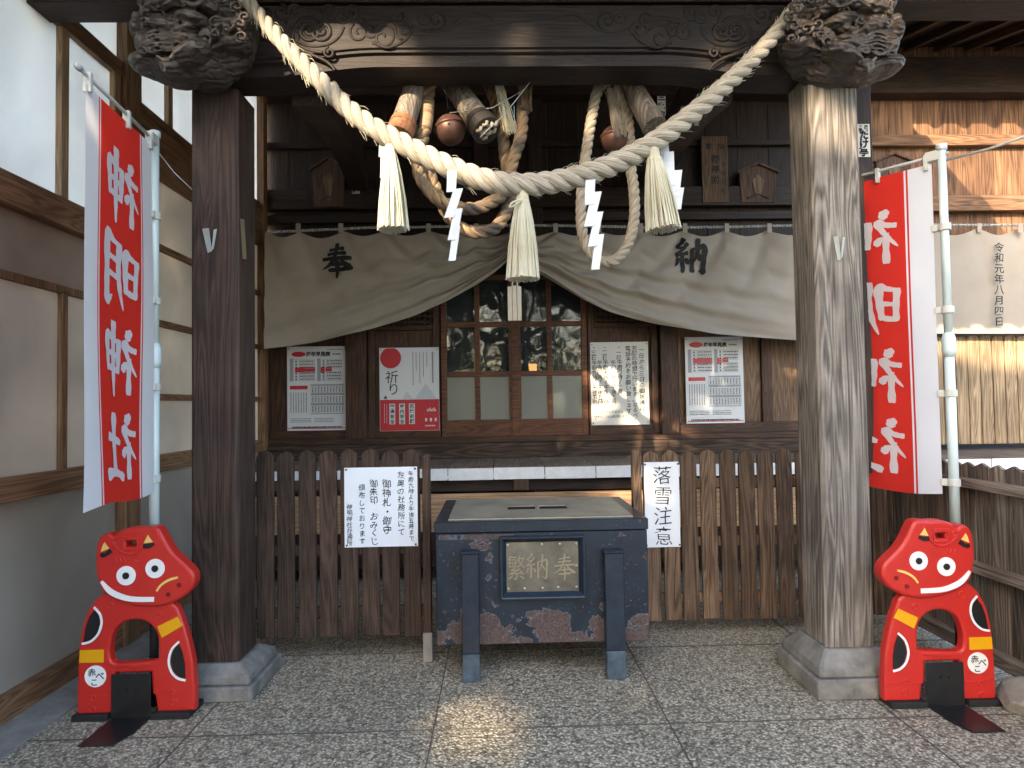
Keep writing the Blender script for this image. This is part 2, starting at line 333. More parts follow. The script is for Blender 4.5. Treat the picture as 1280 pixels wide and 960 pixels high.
# ------------------------------------------------------------------ mesh builder
class MB:
    def __init__(s): s.v = []; s.f = []; s.mi = []; s.uv = {}; s.marks = []
    def add(s, vs, fs, mi=0, uvs=None):
        s.marks.append((len(s.v), len(s.f))); o = len(s.v); s.v += [Vector(p) for p in vs]
        for k, f in enumerate(fs):
            if uvs: s.uv[len(s.f)] = uvs[k]
            s.f.append(tuple(i + o for i in f)); s.mi.append(mi)
        return s
    def box(s, x0, x1, y0, y1, z0, z1, mi=0):
        if x0 > x1: x0, x1 = x1, x0
        if y0 > y1: y0, y1 = y1, y0
        if z0 > z1: z0, z1 = z1, z0
        v = [(x0,y0,z0),(x1,y0,z0),(x1,y1,z0),(x0,y1,z0),(x0,y0,z1),(x1,y0,z1),(x1,y1,z1),(x0,y1,z1)]
        return s.add(v, [(0,3,2,1),(4,5,6,7),(0,1,5,4),(1,2,6,5),(2,3,7,6),(3,0,4,7)], mi)
    def bar(s, a, b, w, h, up=(0, 0, 1), mi=0):
        a = Vector(a); b = Vector(b); d = (b - a).normalized(); r = d.cross(Vector(up)).normalized(); u = r.cross(d)
        v = [p + r * (i * w / 2) + u * (j * h / 2) for p in (a, b) for i, j in ((-1,-1),(1,-1),(1,1),(-1,1))]
        return s.add(v, [(0,1,2,3),(7,6,5,4),(0,4,5,1),(1,5,6,2),(2,6,7,3),(3,7,4,0)], mi)
    def prism(s, poly, fn, d, mi=0):     # poly: 2-D outline; fn(u, v, w) -> point; w in 0..d
        n = len(poly); v = [fn(u, w_, 0) for u, w_ in poly] + [fn(u, w_, d) for u, w_ in poly]
        return s.add(v, [tuple(range(n)), tuple(range(2 * n - 1, n - 1, -1))] + [(i, (i + 1) % n, n + (i + 1) % n, n + i) for i in range(n)], mi)
    def tube(s, pts, r, n=8, cap=True, mi=0, flat=None, twist=0):
        pts = [Vector(p) for p in pts]; m = len(pts)
        rr = r if isinstance(r, (list, tuple)) else [r] * m
        t = (pts[1] - pts[0]).normalized(); a = t.orthogonal().normalized()
        V = []; L_ = [0]
        for i in range(m):
            tt = (pts[min(i + 1, m - 1)] - pts[max(i - 1, 0)]).normalized()
            a = (a - tt * a.dot(tt)).normalized(); b = tt.cross(a)
            if i: L_.append(L_[-1] + (pts[i] - pts[i - 1]).length)
            for k in range(n):
                an = 2 * math.pi * k / n + twist * i
                V.append(pts[i] + (a * math.cos(an) + b * math.sin(an)) * rr[i])
        Fs = []; U = []
        for i in range(m - 1):
            for k in range(n):
                k2 = (k + 1) % n
                Fs.append((i * n + k, i * n + k2, (i + 1) * n + k2, (i + 1) * n + k))
                U.append(((L_[i], k / n), (L_[i], (k + 1) / n), (L_[i + 1], (k + 1) / n), (L_[i + 1], k / n)))
        if cap:
            Fs.append(tuple(range(n - 1, -1, -1))); U.append([(0, 0)] * n)
            Fs.append(tuple((m - 1) * n + k for k in range(n))); U.append([(0, 0)] * n)
        return s.add(V, Fs, mi, U)
    def lathe(s, prof, c, ax=(0, 0, 1), n=24, mi=0):     # prof: (r, h)
        c = Vector(c); ax = Vector(ax).normalized(); a = ax.orthogonal().normalized(); b = ax.cross(a)
        V = [c + ax * h + (a * math.cos(2 * math.pi * k / n) + b * math.sin(2 * math.pi * k / n)) * r for r, h in prof for k in range(n)]
        Fs = [(i * n + k, i * n + (k + 1) % n, (i + 1) * n + (k + 1) % n, (i + 1) * n + k) for i in range(len(prof) - 1) for k in range(n)]
        Fs += [tuple(range(n - 1, -1, -1)), tuple((len(prof) - 1) * n + k for k in range(n))]
        return s.add(V, Fs, mi)
    def disc(s, c, r, nrm, n=20, mi=0, ry=None, up=None):
        c = Vector(c); nrm = Vector(nrm).normalized(); a = Vector(up).normalized() if up else nrm.orthogonal().normalized(); b = nrm.cross(a)
        return s.add([c + a * math.cos(2*math.pi*k/n) * (ry or r) + b * math.sin(2*math.pi*k/n) * r for k in range(n)], [tuple(range(n))], mi)
    def grid(s, fn, nu, nv, mi=0, mfn=None):
        o = len(s.v)
        for j in range(nv + 1):
            for i in range(nu + 1): s.v.append(Vector(fn(i / nu, j / nv)))
        for j in range(nv):
            for i in range(nu):
                a = o + j * (nu + 1) + i
                s.uv[len(s.f)] = ((i / nu, j / nv), ((i + 1) / nu, j / nv), ((i + 1) / nu, (j + 1) / nv), (i / nu, (j + 1) / nv))
                s.f.append((a, a + 1, a + nu + 2, a + nu + 1)); s.mi.append(mfn((i + .5) / nu, (j + .5) / nv) if mfn else mi)
        return s
    def build_each(s, name, mats, parent=None, **kw):
        out = []
        for k in range(len(s.marks)):
            v0, f0 = s.marks[k]; v1, f1 = s.marks[k + 1] if k + 1 < len(s.marks) else (len(s.v), len(s.f))
            m = MB(); m.v = s.v[v0:v1]; m.f = [tuple(i - v0 for i in f) for f in s.f[f0:f1]]; m.mi = s.mi[f0:f1]
            m.uv = {q - f0: u for q, u in s.uv.items() if f0 <= q < f1}; out.append(m.build(name, mats, parent, **kw))
        return out
    def build(s, name, mats, parent=None, bevel=0, smooth=False, loc=None, seg=1):
        if not isinstance(mats, (list, tuple)): mats = [mats]
        mats = [MT[x] if isinstance(x, str) else x for x in mats]
        if parent is not None: root = Vector(parent['_o']); org = root
        elif loc is not None: org = Vector(loc)
        else:
            org = Vector(((min(p.x for p in s.v) + max(p.x for p in s.v)) / 2, (min(p.y for p in s.v) + max(p.y for p in s.v)) / 2, min(p.z for p in s.v)))
        me = D.meshes.new(name); me.from_pydata([p - org for p in s.v], [], s.f)
        for m in mats: me.materials.append(m)
        me.polygons.foreach_set('material_index', s.mi)
        if s.uv:
            ul = me.uv_layers.new(name='UVMap')
            for fi, uvs in s.uv.items():
                p = me.polygons[fi]
                for li, u in zip(p.loop_indices, uvs): ul.data[li].uv = u
        if smooth: me.polygons.foreach_set('use_smooth', [True] * len(me.polygons))
        me.update()
        o = D.objects.new(name, me); C.objects.link(o)
        if parent is not None: o.parent = parent; o['_o'] = list(org)
        else: o.location = org; o['_o'] = list(org)
        if bevel:
            bm = bmesh.new(); bm.from_mesh(me); bmesh.ops.recalc_face_normals(bm, faces=bm.faces); bm.to_mesh(me); bm.free()
            md = o.modifiers.new('bevel', 'BEVEL'); md.width = bevel; md.segments = seg; md.limit_method = 'ANGLE'; md.angle_limit = rad(40)
        return o
def tag(o, label, cat, group=None):
    o['label'] = label; o['category'] = cat
    if group: o['group'] = group
    return o
def thing(name, label, cat, loc, group=None):
    o = D.objects.new(name, None); C.objects.link(o); o.location = loc; o['_o'] = list(loc); o.empty_display_size = .1
    return tag(o, label, cat, group)
def struct(o): o['kind'] = 'structure'; return o
def boxo(name, mat, parent, *a, bevel=.003): return MB().box(*a).build(name, mat, parent, bevel)
def smoothpath(pts, n=8):
    pts = [Vector(p) for p in pts]; out = []
    for i in range(len(pts) - 1):
        p0 = pts[max(i - 1, 0)]; p1 = pts[i]; p2 = pts[i + 1]; p3 = pts[min(i + 2, len(pts) - 1)]
        for k in range(n):
            t = k / n
            out.append(.5 * ((2 * p1) + (-p0 + p2) * t + (2 * p0 - 5 * p1 + 4 * p2 - p3) * t * t + (-p0 + 3 * p1 - 3 * p2 + p3) * t ** 3))
    out.append(pts[-1]); return out
def resample(path, step):
    out = [path[0]]; acc = 0
    for a, b in zip(path, path[1:]):
        L_ = (b - a).length; d = step - acc
        while d <= L_ and L_ > 0:
            out.append(a.lerp(b, d / L_)); d += step
        acc = L_ - (d - step)
    if (out[-1] - path[-1]).length > step * .3: out.append(path[-1])
    return out
def rope(mb, pts, Rf, pitch, strands=3, step=.012, n=8, mi=0, ks=.56, ko=.48):
    path = resample(smoothpath(pts, 12), step); m = len(path)
    tot = m * step
    a = None; centers = [[] for _ in range(strands)]; rs = []
    for i in range(m):
        t = (path[min(i + 1, m - 1)] - path[max(i - 1, 0)]).normalized()
        if a is None: a = t.orthogonal().normalized()
        a = (a - t * a.dot(t)).normalized(); b = t.cross(a); s_ = i / (m - 1)
        Rr = Rf(s_) if callable(Rf) else Rf; rs.append(Rr)
        for k in range(strands):
            an = 2 * math.pi * (i * step / pitch + k / strands)
            centers[k].append(path[i] + (a * math.cos(an) + b * math.sin(an)) * Rr * ko)
    for c in centers: mb.tube(c, [r * ks for r in rs], n, True, mi)
    return path

# ------------------------------------------------------------------ lettering
_gc = {}
def glyph(ch, off=0.0):
    k = (ch, off)
    if k not in _gc:
        c = D.curves.new('glyph', 'FONT'); c.body = ch; c.size = 1; c.resolution_u = 3; c.offset = off
        o = D.objects.new('glyph', c); C.objects.link(o); bpy.context.view_layer.update()
        me = D.meshes.new_from_object(o.evaluated_get(bpy.context.evaluated_depsgraph_get()))
        asc = ord(ch) < 256
        cx = .5
        if asc and len(me.vertices): xs = [v.co.x for v in me.vertices]; cx = (min(xs) + max(xs)) / 2
        vs_ = [(v.co.x - cx, .38 - v.co.y) for v in me.vertices]; fs_ = [tuple(p.vertices) for p in me.polygons]
        D.objects.remove(o); D.curves.remove(c); D.meshes.remove(me); _gc[k] = (vs_, fs_)
    return _gc[k]
def put(mb, ch, cx, cy, size, fn, mi=0, off=0.0, wob=.0, sx=1.0, shear=0.0):
    if ch in ' 　': return
    vs_, fs_ = glyph(ch, off); ph = random.random() * 6
    V = []
    for x, y in vs_:
        if ch in '〜ー（）': x, y = -y, x
        X = x * sx + shear * -y + wob * math.sin(5 * y + ph); Y = y + wob * math.sin(6 * x + ph * 2)
        V.append(fn(cx + X * size, cy + Y * size))
    mb.add(V, fs_, mi)
def column(mb, s, cx, y0, pitch, size, fn, **kw):
    for i, ch in enumerate(s): put(mb, ch, cx + (random.random() - .5) * kw.get('wob', 0) * size, y0 + (i + .5) * pitch, size, fn, **kw)
# brush strokes: (x, y, width) in a unit square, y down
K_NE = [[(.20,.03,.05),(.27,.09,.09),(.31,.16,.05)], [(.07,.30,.05),(.22,.28,.05),(.37,.23,.08),(.28,.40,.05),(.17,.54,.04),(.04,.68,.015)],
        [(.23,.44,.06),(.24,.7,.06),(.24,.97,.08)], [(.30,.50,.03),(.37,.57,.07),(.42,.64,.05)]]
BR = {
 '神': K_NE + [[(.52,.22,.07),(.54,.45,.07),(.55,.70,.05)], [(.52,.25,.04),(.70,.22,.04),(.88,.19,.08),(.87,.45,.06),(.85,.68,.05)],
        [(.55,.45,.04),(.84,.42,.045)], [(.56,.66,.045),(.84,.63,.05)], [(.70,.0,.09),(.705,.3,.07),(.70,.7,.06),(.69,1.04,.03)]],
 '明': [[(.08,.20,.07),(.11,.5,.06),(.11,.76,.06)], [(.09,.21,.04),(.24,.18,.05),(.39,.17,.09),(.38,.5,.07),(.35,.74,.06)], [(.12,.46,.04),(.35,.44,.045)], [(.11,.73,.05),(.36,.70,.05)],
        [(.56,.08,.09),(.58,.4,.07),(.53,.72,.06),(.42,1.0,.015)], [(.56,.10,.04),(.74,.06,.05),(.90,.03,.10),(.91,.5,.08),(.90,.90,.09),(.84,.93,.06),(.74,.84,.015)], [(.59,.33,.045),(.88,.30,.045)], [(.59,.57,.045),(.88,.54,.045)]],
 '社': K_NE + [[(.52,.44,.05),(.70,.40,.06),(.92,.36,.07)], [(.71,.06,.10),(.73,.4,.07),(.72,.88,.07)], [(.44,.94,.07),(.70,.87,.06),(1.0,.90,.10)]],
 '奉': [[(.26,.19,.06),(.50,.15,.05),(.74,.13,.07)], [(.20,.32,.06),(.5,.28,.05),(.80,.27,.07)], [(.04,.47,.07),(.5,.42,.06),(.97,.41,.08)],
        [(.50,.0,.08),(.48,.2,.07),(.38,.46,.07),(.20,.66,.05),(.0,.76,.01)], [(.56,.40,.04),(.72,.56,.08),(.88,.68,.13),(1.02,.71,.02)],
        [(.30,.62,.05),(.72,.58,.07)], [(.22,.78,.06),(.78,.74,.08)], [(.49,.50,.08),(.51,.8,.08),(.50,1.04,.03)]],
 '納': [[(.30,.0,.09),(.22,.12,.06),(.08,.22,.05),(.18,.26,.05),(.30,.27,.06)], [(.40,.14,.08),(.25,.32,.05),(.06,.46,.06),(.24,.44,.05),(.44,.40,.07)], [(.25,.44,.08),(.26,.7,.08),(.25,.94,.07),(.18,.90,.02)],
        [(.13,.56,.08),(.09,.70,.05),(.0,.80,.01)], [(.36,.56,.04),(.42,.64,.08),(.46,.72,.07)], [(.56,.30,.07),(.57,.6,.08),(.57,.98,.09)],
        [(.57,.31,.05),(.76,.27,.06),(.95,.24,.11),(.95,.6,.09),(.93,.94,.09),(.86,.96,.05),(.78,.88,.01)], [(.76,.02,.09),(.75,.3,.08),(.70,.52,.05),(.62,.68,.015)], [(.74,.42,.03),(.82,.54,.08),(.88,.62,.07)]]}
def brush(mb, ch, fn, mi=0, kw=1.0, lift=.0004):
    for si, st in enumerate(BR[ch]):
        pts = smoothpath([Vector((x, y, w_)) for x, y, w_ in st], 5)
        L_, R_ = [], []
        for i, p in enumerate(pts):
            t = pts[min(i + 1, len(pts) - 1)] - pts[max(i - 1, 0)]; t = Vector((t.x, t.y)); t = t.normalized() if t.length else Vector((1, 0))
            nrm = Vector((-t.y, t.x)); h = abs(p.z) / 2 * kw * (1 + .10 * math.sin(i * 1.7 + si)); ex = 0
            if i == 0: p = p - Vector((t.x, t.y, 0)) * h * .4; h *= .75
            if i == len(pts) - 1: h *= .7
            L_.append((p.x + nrm.x * h, p.y + nrm.y * h)); R_.append((p.x - nrm.x * h, p.y - nrm.y * h))
        n = len(pts); dz = lift * si
        V = [fn(x, y, dz) for x, y in L_ + R_]
        mb.add(V, [(i, i + 1, n + i + 1, n + i) for i in range(n - 1)], mi)

# ================================================================== GROUND
g = MB().add([(-60,-60,0),(60,-60,0),(60,40,0),(-60,40,0)], [(0,1,2,3)]).build('ground', 'floor', loc=(0,0,0)); struct(g)
j = MB()
for x in (-3.45, -2.4, -1.35, -.30, .725, 1.73): j.box(x - .0022, x + .0022, -4, 5.2, .0005, .0035)
for y in (-1.6, -.7, .18, 1.05, 1.93, 2.81, 3.68, 4.5): j.box(-3.45, 3.4, y - .0016, y + .0016, .0006, .0042)
struct(j.build('paving_joints', 'joint', loc=(0,0,0)))
struct(MB().box(-2.24, -2.02, -2, 5.2, .0008, .006).build('path', 'wet', loc=(0,0,0)))

# ================================================================== SHRINE HALL
YF = 6.3; ZD = .888
hall = thing('shrine_hall', 'dark timber shrine hall with carved porch beam and two square pillars', 'shrine', (0, 5, 0))
def hb(name, mat, *a, bevel=.003, label=None):
    o = boxo(name, mat, hall, *a, bevel=bevel)
    if label: o['label'] = label
    return o
def pr(name, mat, x0, y0, x1, y1, Y, d0, d1, parent=hall, bevel=.003):   # picture rect at plane Y, from Y-d0 to Y+d1
    a, b, c, d = R(x0, y0, x1, y1, Y); return boxo(name, mat, parent, a, b, Y - d0, Y + d1, c, d, bevel=bevel)
# upper wall behind the bells
mb = MB()
x = -2.35
while x < 3.5:
    mb.box(x, x + .318, YF + .02, YF + .06, 2.9, 5.0); x += .32
mb.build('upper_wall', 'darkwood_z', hall, .003)
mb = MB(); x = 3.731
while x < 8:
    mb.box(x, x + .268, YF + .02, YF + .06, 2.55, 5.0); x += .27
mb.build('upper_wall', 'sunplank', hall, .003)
def wx(px, py=500): return P(px, py, YF).x
def wz(py, px=640): return P(px, py, YF).z
# horizontal beams on the wall
hb('wall_beam', 'darkwood_x', -2.3, 3.2, YF - .08, YF + .018, wz(262), wz(238))
hb('wall_beam', 'darkwood_x', -2.3, 3.2, YF - .05, YF + .018, wz(278), wz(268))
hb('wall_beam', 'darkwood_x', -2.3, 3.2, YF - .04, YF + .018, wz(185), wz(178))
a = P(1150, 190, YF)
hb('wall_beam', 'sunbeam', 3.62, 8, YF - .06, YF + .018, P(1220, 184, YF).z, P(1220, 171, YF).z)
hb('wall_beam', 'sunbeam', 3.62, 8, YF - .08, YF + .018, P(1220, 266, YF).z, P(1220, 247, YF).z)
hb('wall_plate', 'darkwood_x', -2.4, 8, YF - .15, YF + .1, 4.42, 4.78)
hb('wall_post', 'darkwood_z', 3.30, 3.52, YF - .06, YF + .16, ZD, 4.42)
hb('wall_post', 'darkwood_z', wx(592, 150), wx(609, 150), YF - .06, YF + .018, 3.15, 4.42)
hb('wall_post', 'darkwood_z', wx(660, 150), wx(676, 150), YF - .06, YF + .018, 3.15, 4.42)
# lower facade: panel wall, posts, doors
zb = wz(545); zt = 2.95
mb = MB()
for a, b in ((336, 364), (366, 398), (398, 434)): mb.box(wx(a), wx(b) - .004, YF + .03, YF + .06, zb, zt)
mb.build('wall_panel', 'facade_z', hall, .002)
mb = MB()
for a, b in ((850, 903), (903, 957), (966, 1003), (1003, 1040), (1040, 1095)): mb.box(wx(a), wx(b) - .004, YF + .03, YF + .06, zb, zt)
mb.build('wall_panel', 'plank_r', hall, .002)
for a, b in ((327, 338), (434, 459)): hb('wall_post', 'facade_z', wx(a), wx(b), YF - .07, YF + .08, zb, zt)
hb('wall_post', 'facade_z', wx(825), wx(846), YF - .07, YF + .08, zb, zt)
for a, b in ((359, 364), (953, 966)): hb('stile', 'facade_z', wx(a), wx(b), YF - .005, YF + .03, zb, zt)
for a, b in ((338, 434), (846, 1100)): hb('bottom_rail', 'facade_x', wx(a), wx(b), YF - .01, YF + .028, zb, wz(532))
# framed boards beside the glass doors, with lattice above
for a, b, st in ((461, 550, 1), (736, 823, 0)):
    hb('wall_panel', 'facade_z', wx(a + 8), wx(b - 8), YF + .02, YF + .045, wz(530), wz(411))
    hb('stile', 'facade_z', wx(a), wx(a + 8), YF - .01, YF + .05, zb, wz(370))
    hb('stile', 'facade_z', wx(b - 8), wx(b), YF - .01, YF + .05, zb, wz(370))
    hb('bottom_rail', 'facade_x', wx(a + 8), wx(b - 8), YF - .008, YF + .045, zb, wz(530))
    hb('top_rail', 'facade_x', wx(a + 8), wx(b - 8), YF - .008, YF + .045, wz(411), wz(405))
    mb = MB(); xa, xb = wx(a + 8), wx(b - 8); za, zc = wz(405), wz(370)
    n = 11
    for i in range(n): q = xa + (xb - xa) * (i + .5) / n; mb.box(q - .012, q + .012, YF + .012, YF + .024, za, zc)
    n = 5
    for i in range(n): q = za + (zc - za) * (i + .6) / n; mb.box(xa, xb, YF, YF + .0115, q - .012, q + .012)
    mb.build('lattice', 'facade_z', hall, 0)
# glass doors
def door(x0, x1, mid):
    z0, z1 = zb, zt
    d = MB().box(wx(x0), wx(x1), YF, YF + .045, z0, wz(524)).build('door', 'door', hall, .002)
    for a, b in ((x0, x0 + 7), (x1 - 7, x1)): boxo('stile', 'door', d, wx(a), wx(b), YF - .004, YF + .048, z0, z1)
    boxo('muntin', 'door', d, wx(mid - 3.2), wx(mid + 3.2), YF + .004, YF + .04, wz(524), z1)
    for y in (346, 405, 467): boxo('muntin', 'door', d, wx(x0 + 7), wx(x1 - 7), YF + .001, YF + .043, wz(y + 3.2), wz(y - 3.2))
    for a, b in ((x0 + 7, mid - 3.2), (mid + 3.2, x1 - 7)):
        boxo('pane', 'frost', d, wx(a), wx(b), YF + .022, YF + .026, wz(524), wz(470.2), bevel=0)
        for t_, bt in ((408.2, 463.8), (349.2, 401.8), (300, 342.8)): boxo('pane', 'glass', d, wx(a), wx(b), YF + .022, YF + .026, wz(bt), wz(t_), bevel=0)
    return d
door(552, 644, 597.5)['label'] = 'left sliding door with frosted lower panes'
door(645, 735, 688)['label'] = 'right sliding door with frosted lower panes'
mb = MB()
mb.box(wx(640), wx(649), YF - .012, YF - .004, zb, zt)
mb.build('meeting_stile', 'door', hall, .002)
mb = MB()
for px in (636.5, 652.5): mb.box(wx(px - 1), wx(px + 1), YF - .016, YF - .0125, wz(440), wz(430))
mb.build_each('door_pull', 'iron', hall)
# dark room behind
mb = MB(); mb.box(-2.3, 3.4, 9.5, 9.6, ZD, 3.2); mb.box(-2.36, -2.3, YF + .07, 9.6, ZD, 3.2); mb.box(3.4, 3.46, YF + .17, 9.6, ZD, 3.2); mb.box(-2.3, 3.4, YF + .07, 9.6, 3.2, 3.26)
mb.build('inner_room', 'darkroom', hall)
hb('threshold', 'facade_x', -2.3, 3.30, YF - .06, YF + .10, wz(552), wz(545))
hb('sill_beam', 'sill', -2.3, 3.30, YF - .12, YF + .1, ZD + .002, wz(552) - .002)
# veranda: boards running to the viewer, white-painted ends
mb = MB(); ends = MB(); Y0 = 5.22; x = -2.38
seams = [P(p, 593, Y0).x for p in (560, 617, 681, 745)]
st = seams[1] - seams[0]; q = seams[0]
while q > -2.3: q -= st
xs = []
while q < seams[0] - .01: xs.append(q); q += st
xs += seams; q = seams[-1] + .41
while q < 7.5: xs.append(q); q += .41
for a, b in zip(xs, xs[1:]):
    dz = random.uniform(-.002, .002)
    mb.box(a + .002, b - .003, Y0, 7.4, ZD - .07, ZD + dz)
    ends.box(a + .003, b - .004, Y0 - .006, Y0 - .0005, ZD - .098 + dz, ZD + dz - .002)
mb.build('veranda_floor', 'deck', hall, .003); ends.build('board_ends', 'whiteboard', hall, .002)
hb('veranda_beam', 'darkwood_x', xs[0], 7.5, Y0 + .06, Y0 + .16, ZD - .20, ZD - .0985)
mb = MB()
for px in (651,): mb.box(P(px - 9, 606, Y0).x, P(px + 10, 606, Y0).x, Y0 + .0, Y0 + .058, ZD - .19, ZD - .1)
mb.build('veranda_bracket', 'plaque', hall, .003)
# step boards below the veranda
hb('skirting_board', 'tanstep', -2.2, 3.6, 5.10, 5.14, .40, .695)
hb('skirting_board', 'darkwood_x', -2.2, 3.6, 5.11, 5.15, .12, .395)
hb('underfloor_wall', 'darkwood_x', -2.3, 3.4, 5.6, 5.66, 0, ZD - .21)
mb = MB()
for x in (-2.1, -.9, .3, 1.5, 2.7, 3.9, 5.1): mb.box(x, x + .13, 5.3, 5.43, 0, ZD - .205)
mb.build_each('veranda_post', 'darkwood_z', hall, bevel=.004)
# side screen wall on the right veranda (pale boards) -> part of the hall
mb = MB(); YS = 6.08; x = P(1150, 490, YS).x
while x < 8:
    zt_ = P(1230, 419, YS).z + random.uniform(-.01, .01); wd = .121
    zo = P(1230, 555, YS).z; mb.prism([(x, zo), (x + wd - .008, zo), (x + wd - .008, zt_ - .03), (x + wd * .75, zt_ - .004), (x + wd * .2, zt_ - .004), (x, zt_ - .03)], lambda u, v, q: (u, YS + q, v), .022); x += wd
mb.build('side_screen', 'screenw', hall, .004)
hb('side_screen_rail', 'screenw', 3.8, 8, YS + .0225, YS + .06, P(1230, 440, YS).z, P(1230, 430, YS).z)
hb('back_wall', 'darkwood_z', 3.4, 8, 7.45, 7.5, ZD, 3.4)

# ---------------- porch pillars on stone bases
def chamfer_poly(cx, cy, s, c):
    h = s / 2; return [(cx-h+c, cy-h), (cx+h-c, cy-h), (cx+h, cy-h+c), (cx+h, cy+h-c), (cx+h-c, cy+h), (cx-h+c, cy+h), (cx-h, cy+h-c), (cx-h, cy-h+c)]
def pillar(xl, xr, yf, zbase, mat, label, zt_):
    cx = (xl + xr) / 2; s = xr - xl; cy = yf + s / 2
    p = MB().prism(chamfer_poly(cx, cy, s, .014), lambda u, v, w_: (u, v, zbase + w_), zt_ - zbase).build('pillar', mat, hall, .002)
    p['label'] = label
    z1 = zbase * .46
    lo = MB().prism(chamfer_poly(cx, cy, s + .20, .010), lambda u, v, w_: (u, v, w_ * 1.0), z1)
    lo.build('base_stone', 'stonebase', p, .008)
    a = chamfer_poly(cx, cy, s + .16, .010); b = chamfer_poly(cx, cy, s + .15, .010); c = chamfer_poly(cx, cy, s + .03, .010)
    V = [(u, v, z1 + .001) for u, v in a] + [(u, v, z1 + .042) for u, v in b] + [(u, v, zbase - .001) for u, v in c]
    Fs = [tuple(range(7, -1, -1)), tuple(range(16, 24))]
    for k in range(2):
        for i in range(8): Fs.append((k*8+i, k*8+(i+1)%8, (k+1)*8+(i+1)%8, (k+1)*8+i))
    MB().add(V, Fs).build('base_stone', 'stonebase', p, .006)
    return p, cx, cy
YP = PZ(280, 879).y + .10
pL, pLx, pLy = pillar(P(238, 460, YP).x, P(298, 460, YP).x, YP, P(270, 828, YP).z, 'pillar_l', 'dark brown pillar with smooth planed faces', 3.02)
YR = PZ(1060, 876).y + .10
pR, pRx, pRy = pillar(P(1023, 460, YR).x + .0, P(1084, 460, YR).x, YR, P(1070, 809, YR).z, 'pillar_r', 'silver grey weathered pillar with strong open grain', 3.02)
# ---------------- main beam (rainbow beam) with arch, groove, relief
YB = 3.10
def bz(t, mid, end): return end + (mid - end) * (1 - abs(t) ** 3)
def beam():
    x0, x1 = pLx - .02, pRx + .02; zT = P(640, 7, YB).z; zTe = zT
    zm = P(640, 79, YB).z; ze = P(340, 93, YB).z
    n = 48; V = []; Fs = []
    for i in range(n + 1):
        x = x0 + (x1 - x0) * i / n; t = (i / n - .5) * 2 * 1.02; t = max(-1, min(1, t))
        a = .5 + .5 * math.cos(math.pi * min(1, max(0, (abs(t) - .45) / .4)))
        zlow = ze + (zm - ze) * a
        zmid = zlow + .055
        V += [(x, YB + .21, zlow - .005), (x, YB + .03, zlow), (x, YB + .03, zmid), (x, YB + .012, zmid + .008), (x, YB + .012, zmid + .02), (x, YB, zmid + .026), (x, YB, zT), (x, YB + .21, zT)]
    for i in range(n):
        for k in range(8):
            Fs.append((i*8+k, i*8+(k+1)%8, (i+1)*8+(k+1)%8, (i+1)*8+k))
    Fs += [tuple(range(7, -1, -1)), tuple(n*8+k for k in range(8))]
    return MB().add(V, Fs).build('porch_beam', 'beam', hall)
pb = beam()
def spiral_pts(cx, cy, r, turns, a0, dirn, Y, k=1.0):
    n = int(26 * turns); out = []
    for i in range(n + 1):
        t = i / n; rr = r * (1 - t) ** .8 + 1.2; an = a0 + dirn * t * turns * 2 * math.pi
        out.append(P(cx + math.cos(an) * rr, cy + math.sin(an) * rr * k, Y))
    return out
def relief(mirror):
    mb = MB()
    fx = (lambda x: 1305 - x) if mirror else (lambda x: x)
    dm = -1 if mirror else 1
    def sp(cx, cy, r, turns, a0, d, w=.011):
        a = math.pi - a0 if mirror else a0
        mb.tube(spiral_pts(fx(cx), cy, r, turns, a, d * dm, YB + .003), w, 6)
    def ln(pts, w=.008):
        mb.tube(smoothpath([P(fx(x), y, YB + .002) for x, y in pts], 6), w, 6)
    sp(386, 39, 12, 1.6, 0, 1, .012); sp(403, 39, 12, 1.6, math.pi, -1, .012); sp(394, 40, 29, .62, 2.6, 1, .010); sp(394, 36, 36, .55, 3.3, 1, .008)
    for c in ((352, 17, 10), (369, 14, 9), (412, 15, 8), (439, 17, 10), (428, 22, 8), (449, 41, 11), (463, 38, 9), (479, 47, 16), (505, 38, 11), (497, 24, 8), (531, 23, 9), (546, 26, 12), (365, 46, 10), (412, 66, 6), (333, 20, 8)):
        sp(c[0], c[1], c[2], 1.35, random.uniform(0, 6), random.choice((-1, 1)), .008)
    ln([(372, 52), (388, 58), (410, 56), (424, 46), (430, 34)]); ln([(340, 30), (356, 46), (384, 62), (404, 66)])
    ln([(455, 24), (480, 20), (505, 28)], .006); ln([(452, 30), (480, 25), (510, 34)], .006)
    ln([(515, 34), (535, 40), (556, 38), (572, 28), (588, 19), (616, 24)], .007); ln([(466, 54), (485, 60), (505, 52), (515, 40)])
    ln([(300, 44), (322, 44), (334, 52), (342, 46)], .010); ln([(378, 66), (398, 72), (412, 80), (419, 88)], .009)
    return mb.build('beam_carving', 'beam', hall, smooth=True)
relief(False); relief(True)
# purlin and back bracket beams
hb('eave_purlin', 'darkwood_x', -2.45, 3.0, YB + .02, YB + .19, 3.40, 3.58)
for s, xa, xb in ((1, -.98, -1.32), (-1, 1.20, 1.60)):
    mb = MB(); pts = []
    for i in range(15):
        t = i / 14; y = YB + .25 + t * (YF - YB - .35); pts.append(Vector((xa + (xb - xa) * t, y, 3.12 + .50 * t + .10 * math.sin(math.pi * t))))
    for a, b in zip(pts, pts[1:]): mb.bar(a, b + (b - a) * .02, .17, .24)
    mb.build('tie_beam', 'darkwood_y', hall)
